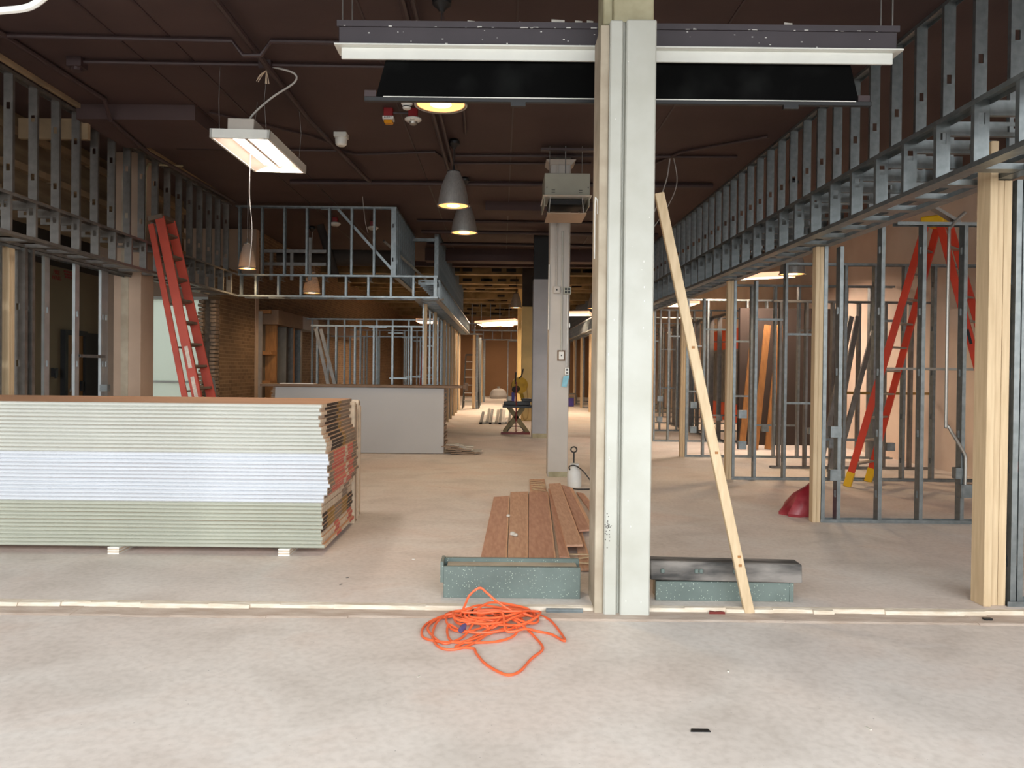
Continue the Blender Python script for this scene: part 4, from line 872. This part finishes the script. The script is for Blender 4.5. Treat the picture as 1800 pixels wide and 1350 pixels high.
# ================================================================== FOREGROUND
cordpts = [(0.049, 4.472), (-0.074, 4.343), (-0.192, 4.255), (-0.311, 4.251), (-0.405, 4.299), (-0.438, 4.385), (-0.428, 4.532), (-0.355, 4.652), (-0.265, 4.674), (-0.168, 4.56), (-0.077, 4.469), (-0.051, 4.433), (-0.08, 4.326), (-0.154, 4.206), (-0.233, 4.14), (-0.304, 4.154), (-0.353, 4.25), (-0.374, 4.387), (-0.361, 4.573), (-0.295, 4.735), (-0.2, 4.80), (-0.088, 4.82), (0.052, 4.81), (0.174, 4.78), (0.236, 4.711), (0.237, 4.592), (0.177, 4.532), (0.049, 4.547), (-0.077, 4.469), (-0.162, 4.394), (-0.229, 4.392), (-0.277, 4.462), (-0.312, 4.594), (-0.283, 4.72), (-0.181, 4.77), (-0.044, 4.79), (0.092, 4.76), (0.196, 4.70), (0.218, 4.61), (0.15, 4.513), (0.024, 4.399), (-0.111, 4.36), (-0.219, 4.428), (-0.286, 4.499), (-0.291, 4.39), (-0.251, 4.253), (-0.155, 4.239), (-0.013, 4.26), (0.084, 4.331), (0.11, 4.42), (0.049, 4.51), (-0.078, 4.524), (-0.183, 4.465), (-0.244, 4.538), (-0.264, 4.654), (-0.191, 4.74), (-0.073, 4.79), (0.073, 4.80), (0.183, 4.78), (0.204, 4.70), (0.14, 4.608), (0.024, 4.566), (-0.105, 4.6), (-0.174, 4.68), (-0.138, 4.75), (-0.017, 4.78), (0.105, 4.74), (0.115, 4.627), (0.036, 4.509), (-0.039, 4.451), (-0.115, 4.504), (-0.08, 4.62), (-0.016, 4.68), (0.037, 4.62), (0.011, 4.508), (-0.051, 4.433), (-0.134, 4.324), (-0.2, 4.22), (-0.229, 4.172), (-0.135, 4.158), (-0.115, 4.088), (-0.066, 3.948), (0.006, 3.838), (0.06, 3.8), (0.115, 3.855), (0.175, 4.013), (0.238, 4.137), (0.242, 4.218), (0.207, 4.352), (0.161, 4.458), (0.087, 4.53), (0.024, 4.604), (-0.042, 4.66), (-0.117, 4.542), (-0.185, 4.358), (-0.251, 4.253), (-0.31, 4.235), (-0.389, 4.387), (-0.409, 4.495), (-0.366, 4.631), (-0.277, 4.66), (-.23, 4.65)]
FZ = -.03; P3 = []
for i, (x, y) in enumerate(cordpts):
    dn = math.exp(-(((x+.03)/.26)**2+((y-4.58)/.2)**2)); P3.append((x, y, FZ+.008+dn*(.012+.05*((i*37) % 11)/11)))
P3 += [(-.2, 4.63, FZ+.1), (-.172, 4.62, .132), (-.114, 4.62, .175), (-.069, 4.62, .146), (-.016, 4.62, .101), (.08, 4.62, .04), (.15, 4.6, .03)]
for k in range(5):                                   # inner coils
    cx, cy, ra, rb, ph = -.02+.05*math.sin(k*2.1), 4.6+.03*math.cos(k*1.7), .24-.02*k, .14-.012*k, k*1.3
    for j in range(10): a = ph+j*.63; P3.append((cx+ra*math.cos(a)+.02*math.sin(3*a), cy+rb*math.sin(a), .0+.012*k+.012*math.sin(2*a+k)))
for (x, y) in [(0.048, 4.347), (0.159, 4.385), (0.235, 4.433), (0.307, 4.39), (0.367, 4.288), (0.375, 4.33), (0.337, 4.556), (0.3, 4.672), (0.226, 4.76), (0.122, 4.79), (.04, 4.78)]: P3.append((x, y, FZ+.009 if x > .2 else .01))
t = thing('extension_cord', 'tangled orange extension cord heaped on the pale concrete', 'extension cord', (0, 4.5, FZ))
part('cable', MB().tube(crom(P3, 6), .0072, 7), 'orange', t, smooth=True)
part('plug', MB().tube([(-.215, 4.37, .0), (-.2, 4.40, .01), (-.19, 4.43, .015)], [.014, .018, .01], 10), 'violet', t, 'smoky violet plug', smooth=True)
part('socket_end', MB().tube([(-.19, 4.63, .02), (-.15, 4.645, .022), (-.12, 4.65, .02)], [.013, .018, .01], 10), 'black', t, smooth=True)
# terrazzo curbs
t = thing('terrazzo_curb', 'speckled green terrazzo curb in front of the brown boards', 'curb', (.09, 5.1, 0))
part('face_slab', MB().box(-.36, .535, 5.0, 5.03, 0, .205), 'terrazzo', t, bevel=.003); part('fill', MB().box(-.34, .515, 5.03, 5.15, 0, .20), 'colside', t)
part('back_slab', MB().box(-.365, .54, 5.15, 5.18, 0, .225), 'terrazzo', t, bevel=.003); part('end_slab', MB().box(-.38, -.36, 5.0, 5.17, .1, .235), 'terrazzo', t)
t = thing('terrazzo_curb', 'speckled green terrazzo curb under the charred board', 'curb', (1.46, 5.1, 0))
part('face_slab', MB().box(1.025, 1.9, 4.985, 5.02, 0, .126), 'terrazzo', t, bevel=.003); part('fill', MB().box(1.04, 1.88, 5.02, 5.16, 0, .12), 'colside', t); part('end_slab', MB().box(1.895, 1.92, 4.98, 5.15, 0, .126), 'terrazzo', t)
t = thing('charred_board', 'weathered charred board with bolt holes lying on the short terrazzo curb', 'board', (1.46, 4.99, .14))
part('board', MB().hexa([(.985, 4.96, .142), (1.97, 4.96, .128), (1.97, 5.1, .136), (.985, 5.1, .136), (.985, 4.975, .262), (1.97, 4.975, .248), (1.97, 5.1, .25), (.985, 5.1, .262)]), 'weathered', t, bevel=.006)
for x in (1.05, 1.27, 1.30, 1.52): part('bolt_hole', MB().lathe([(.012, 0), (.016, .004)], 12).mesh('terrazzo') and MB().box(x, x+.026, 4.956, 4.97, .185, .215), 'terrazzo', t, bevel=.005)
# leaning 2x4
t = solo('leaning_lumber', MB().bar((1.585, 4.83, -.028), (1.045, 5.14, 2.68), Y, .038, .062), 'pine', 'pale lumber stud leaning against the off-white column', 'lumber', (1.58, 4.82, -.03), bevel=.003)
for (f, q) in ((.11, 0), (.13, .006), (.37, .004), (.62, 0)):
    p = V((1.585, 4.83, -.028)).lerp(V((1.045, 5.14, 2.68)), f); part('knot', MB().box(p.x-.008+q, p.x+.012+q, p.y-.0215, p.y-.0165, p.z-.008, p.z+.008), 'wood2', t)
# brown boards
PL = [([(-.146, 5.8), (.06, 5.8), (.119, 8.92), (-.064, 8.83)], .022, 'cherry'), ([(.068, 5.8), (.222, 5.8), (.345, 9.2), (.131, 9.15)], .028, 'cherry_pale'), ([(.226, 5.79), (.438, 5.79), (.58, 9.15), (.352, 9.12)], .034, 'cherry'), ([(.35, 8.7), (.553, 8.7), (.61, 10.38), (.402, 10.33)], .014, 'cherry_pale'), ([(.545, 6.18), (.68, 6.2), (.757, 9.54), (.607, 9.47)], .085, 'cherry_pale'), ([(.71, 6.86), (.837, 6.93), (.865, 9.4), (.772, 9.55)], .06, 'cherry'), ([(.842, 7.2), (.868, 7.2), (.894, 9.39), (.87, 9.36)], .05, 'boardedge'), ([(.955, 7.6), (1.046, 7.6), (1.0, 9.1), (.925, 9.2)], .03, 'cherry'), ([(.604, 5.66), (.695, 5.66), (.77, 7.3), (.70, 7.3)], .03, 'cherry_pale'), ([(.47, 5.95), (.55, 5.9), (.63, 9.3), (.59, 9.3)], .05, 'cherry')]
PN = ['bare reddish board nearest the open floor', 'pale brown board carrying a paper wad', 'wide grooved brown board in the middle of the spread', 'brown board end sticking out towards the outlet column', 'uppermost pale-edged board slanting over the spread', 'brown board with pale end beneath the uppermost slanting board', 'thin pale-edged batten beside the slanting boards', 'brown board closest to the white sprayer', 'short brown board behind the terrazzo curb end', 'narrow board tucked under the slanting boards']
for (pts, z, m), nm in zip(PL, PN):
    th = .019; c = (sum(p[0] for p in pts)/4, sum(p[1] for p in pts)/4, 0)
    o = solo('wood_board', MB().prism(pts, max(0.001, z-th), z), m, nm, 'board', c, bevel=.002)
    if z > .02 and m != 'boardedge':
        (ax_, ay_), (bx_, by_), (cx_, cy_), (dx_, dy_) = pts
        part('edge_strip', MB().prism([(bx_-.012, by_), (bx_, by_), (cx_, cy_), (cx_-.012, cy_)], z, z+.0015), 'boardedge', o)
for k, (x, y, s, z) in enumerate(((.12, 6.75, .028, .03), (.09, 7.6, .02, .03), (.145, 6.72, .022, .03))):
    solo('paper_wad', MB().lathe([(s*.5, 0), (s, s*.4), (s*.8, s*1.1), (s*.3, s*1.3)], 7, (x, y, z)), 'rubble', 'crumpled paper wad on the brown boards', 'paper wad', (x, y, z), 'paper wads on the boards')
for k in range(9):
    x, y, a = .49, 9.35+.15*k, random.uniform(-.5, .5)
    if k > 5: x, y = .62, 5.78+.13*(k-6)
    z = .037 if k > 5 else .02
    solo('wood_splinter', MB().bar((x-.09*math.cos(a), y-.15*math.sin(a), z), (x+.09*math.cos(a), y+.15*math.sin(a), z+.01), Z, .008, .022), 'pine', 'loose wood splinter around the spread of brown boards', 'splinter', (x, y, z), 'wood splinters')
for k in range(14):
    x, y = random.choice([(random.uniform(-.9, .1), random.uniform(6, 10)), (random.uniform(-3, 3), random.uniform(3.2, 4.6)), (random.uniform(-1.2, -.3), random.uniform(5.2, 6))]); z = FZ if y < 4.8 else 0
    a = random.uniform(0, 3); s = random.uniform(.005, .011); l = s*random.uniform(1, 2.2)
    solo('debris_chip', MB().bar((x-l*math.cos(a), y-l*math.sin(a), z+s*.2), (x+l*math.cos(a), y+l*math.sin(a), z+s*.2), Z, s*.4, s), ('rubble', 'chip', 'weathered')[k % 3], 'small debris chip scattered on the concrete', 'debris', (x, y, z), 'debris chips on the floor')
# sprayer
t = thing('pump_sprayer', 'white plastic pump sprayer with black handle and hose', 'sprayer', (.95, 9.8, 0))
part('tank', MB().lathe([(.085, 0), (.092, .02), (.094, .16), (.085, .21), (.055, .25), (.05, .27), (.058, .275), (.058, .3), (.04, .305)], 26, (.955, 9.8, 0)), 'jug', t, smooth=True)
part('pump_rod', MB().tube([(.945, 9.8, .3), (.945, 9.8, .44)], .01), 'black', t); part('handle', MB().tube([(.945+.038*math.cos(a*.45), 9.8, .475+.035*math.sin(a*.45)) for a in range(15)], .009), 'black', t)
part('hose', MB().tube(crom([(.89, 9.75, .22), (.885, 9.72, .27), (.95, 9.7, .285), (1.05, 9.65, .22), (1.16, 9.6, .08), (1.2, 9.55, .02), (1.0, 9.5, .015), (.9, 9.55, .015)], 6), .008), 'black', t, smooth=True)
# red bag behind the second post
b = MB(); rings = [(.0, .20, .14, 0), (.03, .205, .16, 0), (.12, .18, .15, .03), (.22, .14, .11, .06), (.3, .09, .07, .13), (.36, .05, .05, .16), (.4, .03, .03, .17)]
n0 = len(b.v)
for z, a, c, dx in rings:
    for k in range(20):
        q = 2*math.pi*k/20; f = 1+.13*math.sin(5*q+z*9)+.05*math.sin(9*q-z*20); b.v.append((3.16+dx+a*f*math.cos(q), 8.02+c*f*math.sin(q), z))
for i in range(len(rings)-1):
    for k in range(20): a = n0+i*20+k; c = n0+i*20+(k+1) % 20; b.f.append((a, c, c+20, a+20)); b.mi.append(0)
b.f.append(tuple(n0+k for k in range(20))[::-1]); b.f.append(tuple(n0+(len(rings)-1)*20+k for k in range(20))); b.mi += [0, 0]
solo('plastic_bag', b, 'bag', 'slumped red plastic bag behind the pine post', 'bag', (3.2, 8.02, 0), smooth=True)
# loose bits on the front slab
solo('metal_bit', MB().box(.30, .53, 4.78, 4.82, FZ, FZ+.014).box(.30, .53, 4.8, 4.806, FZ+.014, FZ+.03), 'steel', 'short galvanised strip lying between the orange cord and the column', 'metal strip', (.42, 4.8, FZ))
solo('metal_bit', MB().prism([(.82, 3.235), (.905, 3.235), (.9, 3.26), (.828, 3.26)], FZ, FZ+.004), 'black', 'thin dark metal sliver lying alone on the bright slab', 'metal sliver', (.86, 3.25, FZ))
solo('cable_clip', MB().box(3.0, 3.05, 4.72, 4.745, FZ, FZ+.02).box(3.006, 3.018, 4.717, 4.72, FZ+.004, FZ+.016).box(3.032, 3.044, 4.717, 4.72, FZ+.004, FZ+.016), 'black', 'tiny dark two-hole clip below the pine post at the step', 'clip', (3.02, 4.73, FZ))
solo('rust_scrap', MB().prism([(1.32, 4.79), (1.42, 4.79), (1.40, 4.81), (1.36, 4.80), (1.33, 4.82)], FZ, FZ+.022), 'maroon', 'dark rusty scrap at the foot of the leaning lumber', 'scrap', (1.37, 4.8, FZ))
# leaning metal studs and shelf rail in the ladder room
for k, (x0, x1) in enumerate(((4.75, 5.35), (4.9, 5.45), (4.98, 5.75))):
    o = solo('leaning_stud', MB().bar((x0, 11.4, .01), (x1, 11.75, 2.35), Y, .04, .07), 'steel_old', 'loose steel stud leaning in the room behind the A-frame ladder', 'steel stud', (x0, 11.5, 0), 'leaning studs behind the A-frame ladder')
solo('wall_rail', MB().box(5.3, 6.84, 12.2, 12.26, 1.15, 1.19), 'mustard', 'thin mustard rail fixed to the cream plaster wall behind the A-frame ladder', 'rail', (6, 12.2, 1.15))
for k in range(3): solo('leaning_plank', MB().bar((4.6+.25*k, 14.6, .02), (4.95+.25*k, 15.0, 2.4), Y, .04, .12), 'wood2', 'orange plank leaning in the dark open room', 'plank', (4.6+.25*k, 14.6, 0), 'orange planks in the dark open room')
for k in range(2): solo('leaning_stud', MB().bar((-3.4+.18*k, 16.3, .01), (-3.95+.1*k, 16.4, 2.3), Y, .04, .07), 'steel_old', 'loose steel stud leaning in the brick-walled room', 'steel stud', (-3.4, 16.3, 0), 'leaning studs in the brick-walled room')
# far clutter on the right aisle edge
for k in range(5):
    x, y = 2.75+.2*(k % 3), 31+k*1.4
    t = thing('material_box', 'small box of fixings beside the far pine posts', 'box', (x, y, 0), 'boxes by the far pine posts'); part('carton', MB().box(x-.2, x+.2, y-.2, y+.2, 0, .35+.1*(k % 2)), ('bluebox', 'kraft2', 'shelf', 'bluebox', 'upperdark')[k], t, bevel=.01); part('lid', MB().box(x-.21, x+.21, y-.21, y+.21, .35+.1*(k % 2), .39+.1*(k % 2)), 'shelf', t)
t = thing('plastic_bundle', 'clear plastic bundle on the floor before the brown board wall', 'bundle', (-.1, 38.5, 0)); part('bundle_body', MB().lathe([(.4, 0), (.45, .15), (.35, .4), (.15, .5)], 12, (-.1, 38.5, 0)), 'greyface', t, smooth=True); part('knot', MB().lathe([(.05, .5), (.08, .6)], 8, (-.1, 38.5, 0)), 'greyface', t)
